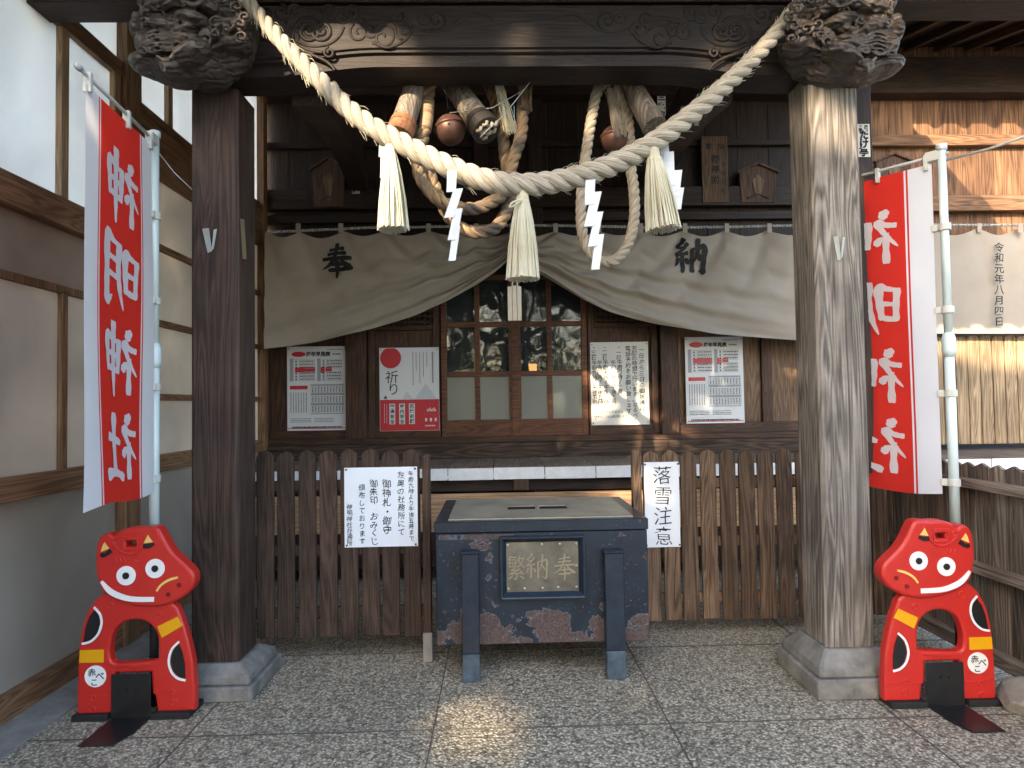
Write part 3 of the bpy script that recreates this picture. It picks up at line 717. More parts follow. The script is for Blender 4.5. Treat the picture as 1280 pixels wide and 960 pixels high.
# ---------------- carved beast heads on the beam ends
def carved_head(side, name_label):
    # local px coordinates around the left head; mirrored for the right one
    bm = bmesh.new()
    def U(px, py): 
        if side < 0: return px, py
        return 1292 - px, py + 2
    def ell(px, py, dy, rx, ry, rz, rot=0):
        X, Yp = U(px, py); c = P(X, Yp, 3.0 + dy); s = 3.0 / F0
        r = bmesh.ops.create_icosphere(bm, subdivisions=3, radius=1)
        rt = Matrix.Rotation(-rad(rot) * side, 4, 'Y')
        mt = Matrix.Translation(c) @ rt @ Matrix.Diagonal((rx * s, ry, rz * s, 1))
        bmesh.ops.transform(bm, matrix=mt, verts=r['verts'])
    ell(275, 45, .10, 52, .17, 58); ell(240, 20, .07, 50, .17, 52); ell(212, 50, .05, 38, .15, 40)
    ell(190, 84, .02, 26, .11, 12, 8)      # tongue / lower jaw tip
    ell(215, 92, .05, 34, .13, 13, 10); ell(255, 92, .08, 34, .14, 18)
    ell(237, 54, -.09, 18, .07, 8, -15); ell(240, 68, -.10, 26, .08, 11, -28); ell(214, 84, -.10, 12, .06, 10, -10)
    ell(187, 62, -.03, 12, .1, 16); ell(178, 42, -.02, 10, .09, 16); ell(178, 28, -.02, 8, .07, 9); ell(190, 20, -.05, 12, .06, 9)
    ell(205, 34, -.08, 18, .06, 10, 20); ell(210, 12, -.06, 26, .09, 10, -10); ell(200, -6, -.02, 22, .12, 16); ell(184, 6, -.02, 9, .07, 10)
    ell(242, 26, -.08, 22, .07, 9, 10); ell(256, 8, -.08, 22, .08, 9, 30); ell(232, 40, -.07, 20, .05, 6, -20)
    ell(290, 34, -.06, 22, .06, 8, -15); ell(296, 58, -.02, 20, .08, 9); ell(230, -8, -.02, 40, .1, 14)
    me = D.meshes.new('carved_head'); bm.to_mesh(me); bm.free()
    mb = MB()
    def tb(pts, w, dy=-.12):
        pp = [P(*U(x, y), 3.0 + dy) for x, y in pts]; mb.tube(smoothpath(pp, 6), w, 7)
    def spr(cx, cy, r, turns, a0, d, w, dy=-.12):
        out = []; n = int(24 * turns)
        for i in range(n + 1):
            t = i / n; rr = r * (1 - t) ** .8 + .8; an = a0 + d * t * turns * 6.283
            out.append(P(*U(cx + math.cos(an) * rr, cy + math.sin(an) * rr * .85), 3.0 + dy - .03 * t))
        mb.tube(out, w, 7)
    for i in range(7): tb([(262 + i * 5, 62 - i * 2.0), (270 + i * 6, 56 - i * 1.2), (280 + i * 5, 48)], .0065, -.075)
    for i in range(4): tb([(243 + i * 2, 50 - i * 3), (262, 46 - i * 4), (286, 50 - i * 5)], .0055, -.085)
    for c in ((256, 50, 9), (284, 33, 10), (300, 30, 8), (270, 28, 9), (262, 8, 9), (296, 8, 9), (254, -4, 8), (280, -2, 9), (222, 2, 8), (186, 4, 9), (182, 26, 7), (302, 46, 8), (306, 20, 8), (180, 12, 6), (200, 22, 7), (216, 26, 7), (236, 10, 8), (196, 8, 6), (268, 42, 6)):
        spr(c[0], c[1], c[2], 1.5, random.uniform(0, 6), random.choice((-1, 1)), .0075, -.10)
    for i in range(6): tb([(172, 40 + i * 5), (182, 42 + i * 5), (196, 38 + i * 5), (212, 44 + i * 4), (226, 40 + i * 3)], .006, -.105)
    tb([(212, 74), (224, 62), (240, 58), (256, 60)], .009, -.165); tb([(204, 6), (222, -2), (240, 6), (258, 0)], .009, -.15)
    tb([(196, 70), (206, 78), (206, 90)], .008, -.15); tb([(176, 56), (190, 66), (204, 62)], .008, -.12)
    m2 = D.meshes.new('h2'); m2.from_pydata(mb.v, [], mb.f)
    bm = bmesh.new(); bm.from_mesh(me); bm.from_mesh(m2); me2 = D.meshes.new('carved_head'); bm.to_mesh(me2); bm.free()
    tmp = D.objects.new('tmp', me2); C.objects.link(tmp)
    r = tmp.modifiers.new('r', 'REMESH'); r.mode = 'VOXEL'; r.voxel_size = .0052; r.use_smooth_shade = True
    tex = D.textures.new('carve_tex', 'CLOUDS'); tex.noise_scale = .05
    dm = tmp.modifiers.new('d', 'DISPLACE'); dm.texture = tex; dm.strength = .008; dm.texture_coords = 'LOCAL'
    bpy.context.view_layer.update()
    fin = D.meshes.new_from_object(tmp.evaluated_get(bpy.context.evaluated_depsgraph_get())); D.objects.remove(tmp)
    fin.name = 'carved_head'; fin.materials.clear(); fin.materials.append(MT['carve'])
    fin.transform(Matrix.Translation(-Vector(hall['_o'])))
    o = D.objects.new('carved_head', fin); C.objects.link(o); o.parent = hall; o['label'] = name_label
carved_head(-1, 'carved beast head on the left beam end'); carved_head(1, 'carved beast head on the right beam end')

# ---------------- roof: porch and main eaves, rafters
def zr(y): return 3.78 + .27 * (y - 1.9)
mb = MB()
x = -2.5
for (xa, xb, ya, yb) in ((-2.55, 3.45, 1.9, 6.6), (3.45, 9, 5.17, 6.6)):
    V = [(xa, ya, zr(ya)), (xb, ya, zr(ya)), (xb, yb, zr(yb)), (xa, yb, zr(yb))]
    V += [(p[0], p[1], p[2] + .14) for p in V]
    mb.add(V, [(3,2,1,0),(4,5,6,7),(0,1,5,4),(1,2,6,5),(2,3,7,6),(3,0,4,7)])
mb.build('roof', 'soffit', hall)
mb = MB()
for (xa, xb, ya) in ((-2.5, 3.4, 1.93), (3.55, 8.8, 5.2)):
    x = xa
    while x < xb:
        mb.bar((x, ya, zr(ya) - .035), (x, 6.25, zr(6.25) - .035), .055, .065); x += .31
mb.build('rafters', 'rafter', hall, .002)
mb = MB()
for (xa, xb, ya) in ((-2.5, 3.45, 1.9), (3.5, 9, 5.17)):
    x = xa
    while x < xb:
        prof = [(x + .085 * math.cos(math.pi * k / 8 ), zr(ya) + .10 - .13 * math.sin(math.pi * k / 8)) for k in range(9)]
        mb.prism(prof, lambda u, v, w_: (u, ya - .05 + w_, v), .05); x += .30
mb.build('eave_tiles', 'roof', hall)

# ================================================================== LEFT LATTICE WALL
XW = -2.24
lw = thing('lattice_wall', 'tall side wall of brown timber frame and translucent white sheets', 'wall', (XW, 3.5, 0))
def lb(name, mat, y0, y1, z0, z1, d=.05, off=0, bevel=.003): return boxo(name, mat, lw, XW + off, XW + off - d, y0, y1, z0, z1, bevel=bevel)
YA, YZ = 1.87, 6.12
def sheet(mat, y0, y1, z0, z1, label=None):
    o = MB().box(XW - .040, XW - .034, y0, y1, z0, z1).build('sheet', mat, lw)
    if label: o['label'] = label
sheet('panel_base', YA, YZ, .12, 1.0, 'grey brown lower sheet')
sheet('panel_lo', YA, 3.88, 1.09, 2.02); sheet('panel_st', YA, 3.88, 2.02, 2.36, 'stained brown sheet')
sheet('panel_lo', 4.0, YZ, 1.02, 2.95)
sheet('panel_hi', YA, 3.88, 2.5, 3.42, 'bright upper sheet'); sheet('panel_hi', YA, 3.88, 3.5, 4.4, 'bright upper sheet'); sheet('panel_hi', 4.0, YZ, 3.33, 4.4, 'bright upper sheet')
lb('baseboard', 'lattice_y', YA, YZ, 0, .12, .06, .012)
lb('rail', 'lattice_y', YA, YZ, .99, 1.10, .07, .02)
lb('rail', 'lattice_y', YA, 3.86, 2.347, 2.465, .09, .03); lb('rail', 'lattice_y', YA, 3.86, 2.48, 2.512, .05, .0)
lb('rail', 'lattice_y', YA, 3.86, 3.41, 3.51, .06, .0)
lb('rail', 'lattice_y', 4.0, YZ, 2.95, 3.30, .05, .0); lb('rail', 'lattice_y', 4.0, YZ, 3.30, 3.345, .07, .02)
lb('top_plate', 'lattice_y', YA, YZ, 4.4, 4.5, .1, .02)
mb = MB()
for y in (1.95, 2.42, 2.90, 3.36): mb.box(XW - .03, XW - .002, y - .012, y + .03, 1.086, 2.02)
mb.box(XW - .03, XW - .002, YA, 3.86, 2.01, 2.05)
mb.build_each('muntin', 'lattice_z', lw, bevel=.002)
mb = MB()
for z in (1.486, 1.98, 2.49): mb.box(XW - .03, XW - .002, 4.02, YZ, z - .025, z + .02)
mb.build_each('muntin', 'lattice_y', lw, bevel=.002)
mb = MB()
for y in (2.36, 2.86, 3.34, 3.80): mb.box(XW - .034, XW, y - .012, y + .045, 2.512, 3.41)
for y in (4.42, 5.0, 5.55): mb.box(XW - .034, XW, y - .012, y + .045, 3.345, 4.4)
for y in (2.5, 3.2): mb.box(XW - .034, XW, y - .012, y + .045, 3.51, 4.4)
mb.build_each('muntin', 'lattice_pale', lw, bevel=.002)
lb('post', 'lattice_z', 3.86, 4.02, 0, 4.5, .10, .03); lb('post', 'lattice_z', 1.77, YA, 0, 4.5, .10, .03); lb('post', 'lattice_z', YZ, YZ + .10, 0, 4.5, .10, .03)

# ================================================================== CURTAINS
YC = 5.95
def zl(px, y): return P(px, y, YC)
def lerpk(tab, x):
    for (a, va), (b, vb) in zip(tab, tab[1:]):
        if x <= b: t = (x - a) / (b - a); return va + (vb - va) * t
    return tab[-1][1]
tabsL = [333, 374, 427, 480, 536, 595, 640]; tabsR = [640, 694, 748, 800, 855, 907, 960, 1012, 1062, 1115]
cur = thing('curtain', 'long greige shrine curtain swagged up at the centre, bearing two brushed black characters', 'curtain', (0.1, YC, 1.9))
botL = [(330, 436), (400, 427), (460, 413), (520, 394), (560, 376), (600, 353), (625, 336), (640, 322)]
botR = [(640, 322), (655, 334), (676, 343), (727, 374), (761, 390), (820, 405), (893, 418), (997, 425), (1120, 430)]
def topy(x, tabs):
    for a, b in zip(tabs, tabs[1:]):
        if a <= x <= b: t = (x - a) / (b - a); return 287 + 8 * math.sin(math.pi * t) + (2 if x < 427 and tabs is tabsL else 0)
    return 289
def cloth(side):
    bot = botL if side < 0 else botR; tabs = tabsL if side < 0 else tabsR
    x0, x1 = (330, 640) if side < 0 else (640, 1118)
    def fn(u, v):
        x = x0 + (x1 - x0) * u; yt = topy(x, tabs); yb = lerpk(bot, x)
        # smooth curve
        yb = (lerpk(bot, max(x0, x - 8)) + lerpk(bot, min(x1, x + 8)) + yb) / 3
        c = 1 - abs(x - 640) / (310 if side < 0 else 370); c = max(0, min(1, c))     # 1 at the gather
        y = yt + (yb - yt) * v
        # folds that follow the sweep of the hem and run up to the cord
        d = .0
        d += .050 * math.sin(2 * math.pi * (v * 3.6 + .9 * math.sin(c * 2.2))) * (v ** .7) * (.30 + .9 * c) * (1 - .2 * v)
        d += .018 * math.sin(2 * math.pi * (v * 8.3 + 2.5 * c) + 1.0) * v * (.15 + c)
        d += .012 * math.sin(x / 11.0 + 3 * v) * (1 - v) ** 1.5 * (1.1 - c * .4)
        ph = 0
        for a in tabs:      # diagonal drag folds from every hang point toward the gather
            s_ = (x - a) * (1 if side < 0 else -1); r_ = s_ - v * 120 * (.3 + c)
            d -= .034 * math.exp(-(r_ / 9.0) ** 2) * (1 - v) ** .8 * (.5 + c)
        d += .010 * math.sin(x / 37. + v * 2.2) + .006 * math.sin(x / 17. - v * 5)
        p = P(x, y, YC); p.y += -d; return p
    return MB().grid(fn, 150 if side < 0 else 200, 60), fn
mbl, fl = cloth(-1); mbr, fr = cloth(1)
mbl.build('cloth', 'curtain', cur, smooth=True); mbr.build('cloth', 'curtain', cur, smooth=True)
def tabs_cord(parent, tabs, x0, x1, ysag):
    mb = MB()
    for a in tabs:
        p = P(a, 283, YC); q = P(a, 292, YC); mb.box(p.x - .022, p.x + .022, YC - .035, YC - .028, q.z, p.z + .02)
    mb.build_each('hanging_tab', 'curtain', parent, bevel=.002)
    mb = MB(); pts = []
    k = 40
    for i in range(k + 1):
        x = x0 + (x1 - x0) * i / k; pts.append(P(x, ysag(x), YC - .02))
    rope(mb, pts, .014, .06, 2, .012, 6); mb.build('cord', 'cord', parent, smooth=True)
tabs_cord(cur, tabsL[1:-1] + tabsR, 333, 1118, lambda x: 283 + (8 if x < 340 else 8 * max(0, 1 - (x - 333) / 130)) - 0 + 1.2 * math.sin(x / 60))
mb = MB(); mb.box(P(637, 300, YC).x, P(650, 300, YC).x, YC - .09, YC - .05, P(640, 336, YC).z, P(640, 286, YC).z)
mb.build('gather_band', 'curtain', cur, .01)
def on_cloth(fn, x0, x1, y0, y1, cx, cy, w_, h_):
    return None
mb = MB()
for ch, cx, cy, s in (('奉', 421.5, 326, 40), ('納', 863, 320, 41)):
    side = -1 if cx < 640 else 1
    def mapc(x, y, dz, cx=cx, cy=cy, s=s, side=side):
        px = cx + (x - .5) * s * .95; py = cy + (y - .5) * s * 1.05
        bot = botL if side < 0 else botR; tabs = tabsL if side < 0 else tabsR; xa, xb = (330, 640) if side < 0 else (640, 1118)
        u = (px - xa) / (xb - xa); yt = topy(px, tabs); yb = lerpk(bot, px); v = (py - yt) / (yb - yt)
        p = (fl if side < 0 else fr)(u, v); q = P(px, py, YC); return Vector((q.x, p.y - .006 - dz, q.z))
    brush(mb, ch, mapc, kw=1.8); mb.build('lettering', 'black', cur); mb = MB()
cur2 = thing('curtain', 'flat greige curtain over the pale side boards, dated in a black column', 'curtain', (4.6, YC, 2.0))
tabs2 = [1165, 1221, 1272, 1325]
def fn2(u, v):
    x = 1135 + 195 * u
    t = 0
    for a, b in zip([1109] + tabs2, tabs2 + [1380]):
        if a <= x <= b: t = math.sin(math.pi * (x - a) / (b - a)); break
    y = 285 + 9 * t + (417 - 285 - 9 * t) * v
    p = P(x, y, YC); d = .012 * math.sin(x / 12 + v * 2) * (1 - v) + .014 * math.sin(x / 31 + v * 3) + .02 * v * math.sin(x / 60)
    for a in tabs2: d -= .018 * math.exp(-((x - a - 25 * v) / 9) ** 2) * (1 - v)
    p.y -= d; return p
MB().grid(fn2, 70, 30).build('cloth', 'curtain', cur2, smooth=True)
tabs_cord(cur2, tabs2, 1137, 1330, lambda x: 281.5 - .0 * x)
mb = MB()
column(mb, '令和元年八月四日', 1249, 302, 13.3, 12.5, lambda u, v: P(u, v, YC - .045), off=.012, wob=.03)
mb.build('lettering', 'black', cur2)

# ================================================================== POSTERS AND PAPER NOTICES
def paper(name, label, cat, px0, py0, px1, py1, Y, mat, group=None, curl=.004, th=.0012):
    a, b, c, d = R(px0, py0, px1, py1, Y)
    o = thing(name, label, cat, ((a + b) / 2, Y, c), group)
    sk = random.uniform(-.3, .3)
    def fs(u, v, off=0): return Vector((a + (b - a) * u, Y - off - curl * math.sin(u * 5 + sk * 4 + v * 2) * (1 - abs(2 * v - 1) * .4) * min(1, 6 * min(u, 1 - u) + .2), d + (c - d) * v))
    mb = MB().grid(lambda u, v: fs(u, v), 14, 14); mb.build('sheet', mat, o, smooth=True)
    m = MB()
    for u, v in ((.03, .025), (.97, .025), (.03, .975), (.97, .975)):
        p = fs(u, v, .002); m.lathe([(.006, 0), (.006, .003), (.003, .006)], p, (0, -1, 0), 10)
    m.build_each('pin', 'pin', o)
    def f2(off=.0015): return lambda u, v: fs((u), (v), off)
    return o, fs, (px0, py0, px1, py1)
def qpx(fs, r, off):   # maps picture px inside the sheet
    return lambda x, y, dz=0: fs((x - r[0]) / (r[2] - r[0]), (y - r[1]) / (r[3] - r[1]), off + dz)
def strip(mb, f, x0, y0, x1, y1, mi=0, n=4):
    V = []
    for i in range(n + 1): x = x0 + (x1 - x0) * i / n; V += [f(x, y0), f(x, y1)]
    mb.add(V, [(2*i, 2*i+2, 2*i+3, 2*i+1) for i in range(n)], mi)
YO = YF - .014
def table_poster(x0, y0, x1, y1, label):
    o, fs, r = paper('poster', label, 'poster', x0, y0, x1, y1, YO, 'poster', 'printed age table posters on the hall front')
    sx = (x1 - x0) / 75.; sy = (y1 - y0) / 104.
    X = lambda v: x0 + v * sx; Yy = lambda v: y0 + v * sy
    f1 = qpx(fs, r, .0018); f2 = qpx(fs, r, .0026); f3 = qpx(fs, r, .0034)
    m = MB()   # ovals, red bands
    cx, cy = X(14.5), Yy(9.5)
    m.add([f1(cx + math.cos(k * .3927) * 9 * sx, cy + math.sin(k * .3927) * 3.3 * sy) for k in range(16)], [tuple(range(16))])
    for a in ((10, 26, 35, 32), (41, 25.5, 47, 33), (48, 26, 56, 31.5), (3.5, 48.5, 25.5, 53)): strip(m, f1, X(a[0]), Yy(a[1]), X(a[2]), Yy(a[3]))
    strip(m, f1, X(4), Yy(101), X(71.5), Yy(102))
    m.build('red_print', 'red_ink', o)
    m = MB()
    for xx in (3.5, 37.5):
        for k in range(8):
            strip(m, f1, X(xx + 6), Yy(16 + k * 3.7), X(xx + 31), Yy(16.5 + k * 3.7), 0, 2)
        strip(m, f1, X(xx), Yy(15), X(xx + 4.5), Yy(43), 0, 2)
    for k in range(4): strip(m, f1, X(29.5), Yy((47, 58, 70.5, 83)[k]), X(71), Yy((49, 60.5, 73, 84)[k]), 0, 2)
    for k in range(12): strip(m, f1, X(29.5 + k * 3.75), Yy(49), X(29.9 + k * 3.75), Yy(83), 0, 1)
    m.build('grey_print', 'grey_ink', o)
    m = MB()
    column_h = [('厄', 27), ('年', 33), ('早', 39), ('見', 45), ('表', 51)]
    for ch, xx in column_h: put(m, ch, X(xx), Yy(9.5), 6.2 * sx, lambda u, v: f2(u, v), off=.045)
    rnd = random.Random(3)
    def dash(xa, ya, xb, yb, w_=.8):
        if abs(xb - xa) > abs(yb - ya):
            q = xa
            while q < xb: l = rnd.uniform(.8, 2.2); strip(m, f2, X(q), Yy(ya), X(min(xb, q + l)), Yy(ya + w_), 0, 1); q += l + rnd.uniform(.3, .8)
        else:
            q = ya
            while q < yb: l = rnd.uniform(.6, 1.6); strip(m, f2, X(xa), Yy(q), X(xa + w_), Yy(min(yb, q + l)), 0, 1); q += l + rnd.uniform(.3, .7)
    for xx in (3.5, 37.5):
        for k in range(7):
            if k in (3,): continue
            dash(xx + 12, 17.5 + k * 3.7, xx + 31, 17.5 + k * 3.7, 1.3)
            strip(m, f2, X(xx + 7), Yy(17.5 + k * 3.7), X(xx + 9), Yy(19.2 + k * 3.7), 0, 1)
    for k in range(7): dash(4.2 + k * 3.2, 57, 4.2 + k * 3.2, 82, .9)
    for k in range(11): dash(31.2 + k * 3.75, 50, 31.2 + k * 3.75, 57.5, 1.2); dash(31.2 + k * 3.75, 62, 31.2 + k * 3.75, 70, 1.2); dash(31.2 + k * 3.75, 74, 31.2 + k * 3.75, 82, 1.2)
    for yy in (89, 91, 93): dash(4, yy, 30, yy, .6); dash(34, yy, 58, yy, .6)
    dash(6, 99, 68, 99, 1.8); dash(50, 3.5, 69, 3.5, .9); dash(57, 9, 67, 9, 1.6)
    m.build('lettering', 'ink', o)
table_poster(359, 433, 434, 538, 'white age table poster with red bands on the dark boards at far left')
table_poster(857, 421, 929.5, 529, 'white age table poster with red bands, dappled by sun, right of the round post')
# red sun poster
o, fs, r = paper('poster', 'white and crimson prayer poster with a large red sun disc', 'poster', 474.5, 434.5, 549, 538.5, YO, 'poster')
f1 = qpx(fs, r, .0018); f2 = qpx(fs, r, .0026); f3 = qpx(fs, r, .0034)
m = MB(); strip(m, f1, 475, 499.5, 548.7, 538.2, 0, 8)
cx, cy, rr = 488.7, 447.2, 13.2
m.add([f1(max(475, cx + math.cos(k * .262) * rr), max(435, cy + math.sin(k * .262) * rr)) for k in range(24)], [tuple(range(24))])
m.build('red_print', 'red_ink', o)
m = MB()
for k in range(3): x = 486.5 + k * 12.2; strip(m, f2, x, 504.5, x + 7.2, 530, 0, 1)
for k in range(7): strip(m, f2, 533.5 + k * 1.7, 512 - (k % 3), 534.6 + k * 1.7, 514.6, 0, 1)
for k in range(3): strip(m, f2, 531 + k * 6, 523, 533.5 + k * 6, 527, 0, 1)
for k in range(5): strip(m, f2, 531 + k * 2.6, 531.6, 532.8 + k * 2.6, 533.2, 0, 1)
for k in range(14): strip(m, f2, 480, 504.5 + k * 1.75, 480.8, 505.5 + k * 1.75, 0, 1); strip(m, f2, 483, 505 + k * 1.75, 483.7, 505.9 + k * 1.75, 0, 1)
m.build('white_print', 'poster', o)
m = MB()
m.add([f1(518, 499), f1(532, 480), f1(546, 499)], [(0, 1, 2)]); m.add([f2(503, 499), f2(508, 489), f2(517, 499)], [(0, 1, 2)])
m.build('pale_print', 'lgrey_ink', o)
m = MB()
put(m, '祈', 490, 471, 17, lambda u, v: f2(u, v)); put(m, 'り', 492, 486, 17, lambda u, v: f2(u, v))
put(m, '★', 482, 496.5, 7, lambda u, v: f2(u, v))
rnd = random.Random(5)
for k, (x, ya, yb) in enumerate(((540, 441, 480), (533.5, 441, 459), (529, 441, 470), (524.5, 441, 480), (520, 441, 464), (516, 441, 482))):
    q = ya
    while q < yb: strip(m, f2, x, q, x + (2.0 if k == 0 else 1.0), q + 1.5, 0, 1); q += 2.6
for k in range(3):
    for i, ch in enumerate(('交通安全', '家内安全', '厄除祈願')[k]): put(m, ch, 490.1 + k * 12.2, 508 + i * 6.2, 5.6, lambda u, v: f3(u, v), off=.03)
m.build('lettering', 'ink', o)
# handwritten schedule
o, fs, r = paper('notice', 'handwritten prayer schedule on cream paper right of the glass doors', 'notice', 738.5, 427.5, 811, 531, YO, 'paper_w')
f2 = lambda u, v: qpx(fs, r, .0022)(u, v)
m = MB()
for s, cx, y0, pt in (('一日から三日の御祈祷は', 802.5, 434, 7.35), ('左記の時間で行います。なるべく', 793.5, 432, 6.45), ('電話予約をお願い致します', 785.5, 432, 7.1),
                      ('・一日', 774, 431, 6.2), ('午前〇時〜二時', 775, 450, 6.2), ('午前八時〜午後五時', 767, 450, 6.15), ('・二日', 756.5, 431, 6.2), ('午前十時〜午後一時', 757.5, 450, 6.15), ('午後四時〜午後五時', 750, 450, 6.15), ('・三日', 742.8, 431, 6.2), ('午前九時〜午後五時', 743.5, 450, 6.15)):
    column(m, s, cx, y0, pt, 6.9, f2, wob=.05, shear=.06, off=.008)
for i, ch in enumerate('元日から三日までは'): put(m, ch, 746 + i * 3.8, 514.5, 3.8, f2)
for i, ch in enumerate('予約なしでもお受け致します'): put(m, ch, 744.5 + i * 3.1, 520.5, 3.4, f2)
m.tube([fs((x - r[0]) / 72.5, (y - r[1]) / 103.5, .003) for x, y in ((743.5, 511), (741.5, 515), (742, 520), (744.5, 524))], .002, 5)
m.tube([fs((x - r[0]) / 72.5, (y - r[1]) / 103.5, .003) for x, y in ((782, 511), (785, 515), (785, 520), (783, 524))], .002, 5)
m.build('lettering', 'ink', o)

# ================================================================== PICKET FENCES
def picket_fence(label, px0, pitch, wpx, n, Y, ytop, ybot, mat, extra, postpx, posty):
    s = Y / F0
    x0 = P(px0, 600, Y).x; zt_ = P(px0 + 80, ytop, Y).z; zb_ = P(px0 + 80, ybot, Y).z
    o = thing('picket_fence', label, 'fence', (x0 + n * pitch * s / 2, Y, 0))
    mb = MB()
    for i in range(n):
        x = x0 + i * pitch * s + random.uniform(-.004, .004); w_ = wpx * s; t = zt_ + random.uniform(-.008, .008); b_ = zb_ + random.uniform(-.004, .006)
        poly = [(x, b_), (x + w_, b_), (x + w_ * random.uniform(.98, 1.02), t - .034), (x + w_ * .80, t - .013), (x + w_ / 2, t), (x + w_ * .20, t - .013), (x, t - .034)]
        mb.prism(poly, lambda u, v, w2: (u, Y + w2, v), .022)
    mb.build('pickets', mat, o, .003)
    xe = x0 + n * pitch * s
    for zz in (zt_ - .20, zt_ - .20 - (zt_ - zb_ - .34) * .52, zb_ + .13):
        boxo('rail', mat, o, x0 - .02, xe, Y + .0225, Y + .055, zz - .028, zz + .028)
    mb = MB()
    for i in range(n):
        for zz in (zt_ - .20, zb_ + .13):
            for dx in (.3, .7):
                mb.lathe([(.003, 0), (.003, .0015)], (x0 + (i * pitch + wpx * dx) * s, Y + .0005, zz + random.uniform(-.008, .008)), (0, -1, 0), 6)
    mb.build('nails', 'iron', o)
    p0, p1 = postpx
    xa, xb = P(p0, 600, Y).x, P(p1, 600, Y).x
    p = boxo('post', mat, o, xa, xb, Y - .035, Y + .022, posty[1], P(p0, posty[0], Y).z)
    return o, xa, xb, zb_, x0, xe
YL = 3.60
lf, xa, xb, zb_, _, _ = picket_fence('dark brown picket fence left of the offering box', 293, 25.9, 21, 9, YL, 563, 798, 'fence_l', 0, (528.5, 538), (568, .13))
mb = MB(); mb.box(xa - .004, xb + .006, YL - .05, YL - .036, .0, .155); mb.box(xa - .004, xb + .006, YL - .0355, YL + .03, .0, .11)
mb.build('metal_foot', plain('galvanised_foot', (.30, .29, .28), .5, metal=.5, noise=.3), lf, .003)
boxo('foot', 'fence_l', lf, -1.55, -1.50, YL, YL + .06, 0, .2)
YG = 3.87
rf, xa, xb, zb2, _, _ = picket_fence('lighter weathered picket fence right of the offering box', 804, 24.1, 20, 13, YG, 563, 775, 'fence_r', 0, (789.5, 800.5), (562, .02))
boxo('foot', 'fence_r', rf, 2.0, 2.05, YG + .02, YG + .08, 0, .2)
# side fence coming toward the viewer at right
XS = 2.47
sf = thing('side_fence', 'silver grey board fence running toward the viewer on the right', 'fence', (XS, 3.0, 0))
mb = MB(); y = 1.9
while y < 4.3:
    t = 1.055 + random.uniform(-.006, .008); wd = .098
    poly = [(y, .05), (y + wd, .05), (y + wd, t - .022), (y + wd / 2, t), (y, t - .022)]
    mb.prism(poly, lambda u, v, w_: (XS + .03 + w_, u, v), .018); y += .102
mb.build('boards', 'fence_s', sf, .002)
for z, h, dd in ((.95, .03, .045), (.52, .032, .05), (.10, .04, .055)): boxo('rail', 'fence_s_y', sf, XS - dd + .03, XS + .029, 1.9, 4.3, z - h, z + h * .7)
boxo('post', 'fence_s', sf, XS + .05, XS + .11, 2.0, 2.07, 0, 1.0); boxo('post', 'fence_s', sf, XS + .05, XS + .11, 4.1, 4.17, 0, 1.0)
# notices on the fences
o, fs, r = paper('notice', 'large handwritten notice on the left picket fence about charms and seals', 'notice', 430.5, 584, 522, 683.5, YL - .006, 'paper', curl=.003)
f2 = lambda u, v: qpx(fs, r, .0022)(u, v)
m = MB()
for s, cx, y0, pt, sz in (('午前九時より午後五時まで', 514, 589, 7.35, 7.2), ('左奥の社務所にて', 501.5, 589, 10.2, 9.5), ('御神札・御守', 483.5, 599, 11.6, 11.5), ('御朱印　おみくじ', 467.5, 599, 10.3, 10.5), ('頒布しております', 452.8, 604, 9.6, 8.6), ('神明神社社務所', 437, 629, 7.5, 7.6)):
    column(m, s, cx, y0, pt, sz, f2, wob=.05, shear=.05, off=.004)
m.build('lettering', 'ink', o)
o, fs, r = paper('notice', 'narrow tall notice warning of falling snow on the right picket fence', 'notice', 806, 577.5, 849.5, 684, YG - .006, 'paper', curl=.003)
m = MB(); column(m, '落雪注意', 828.5, 581, 25.5, 24.5, f2 if 0 else (lambda u, v: qpx(fs, r, .0022)(u, v)), wob=.025, shear=.04, off=-.006); m.build('lettering', 'black', o)

# ================================================================== OFFERING BOX
YX = 3.34
bx0, bx1 = P(545, 720, YX).x, P(810, 720, YX).x; bzt = P(676, 650, YX).z; bzb = P(676, 804, YX).z; BD = .76
ob = thing('offering_box', 'blue black offering box with peeling paint and engraved brass plate', 'offering box', ((bx0 + bx1) / 2, YX + BD / 2, 0))
MB().box(bx0, bx1, YX, YX + BD, bzb, bzt - .06).build('body', 'boxpaint', ob, .004)
lid = MB().box(bx0 - .006, bx1 + .006, YX - .008, YX + BD + .008, bzt - .058, bzt).build('lid_rim', 'boxpaint', ob, .004)
mb = MB(); sx0, sx1 = (bx0 + bx1) / 2 - .17, (bx0 + bx1) / 2 + .17; sy0, sy1 = YX + .30, YX + .43
T0, T1 = bzt + .0012, bzt + .008; ax, bxx, ay, by_ = bx0 + .065, bx1 - .065, YX + .03, YX + BD - .03
for (a, b, c, d) in ((ax, sx0, ay, by_), (sx1, bxx, ay, by_), (sx0, sx1, ay, sy0), (sx0, sx1, sy1, by_)): mb.box(a, b, c, d, T0, T1)
mb.build('top_plate', 'boxtop', ob)
MB().box(sx0, sx1, sy0, sy1, bzt + .0008, bzt + .002).build('coin_slot', 'slot', ob)
boxo('slot_divider', 'boxtop', ob, (sx0 + sx1) / 2 - .012, (sx0 + sx1) / 2 + .012, sy0, sy1, bzt + .0021, bzt + .011)
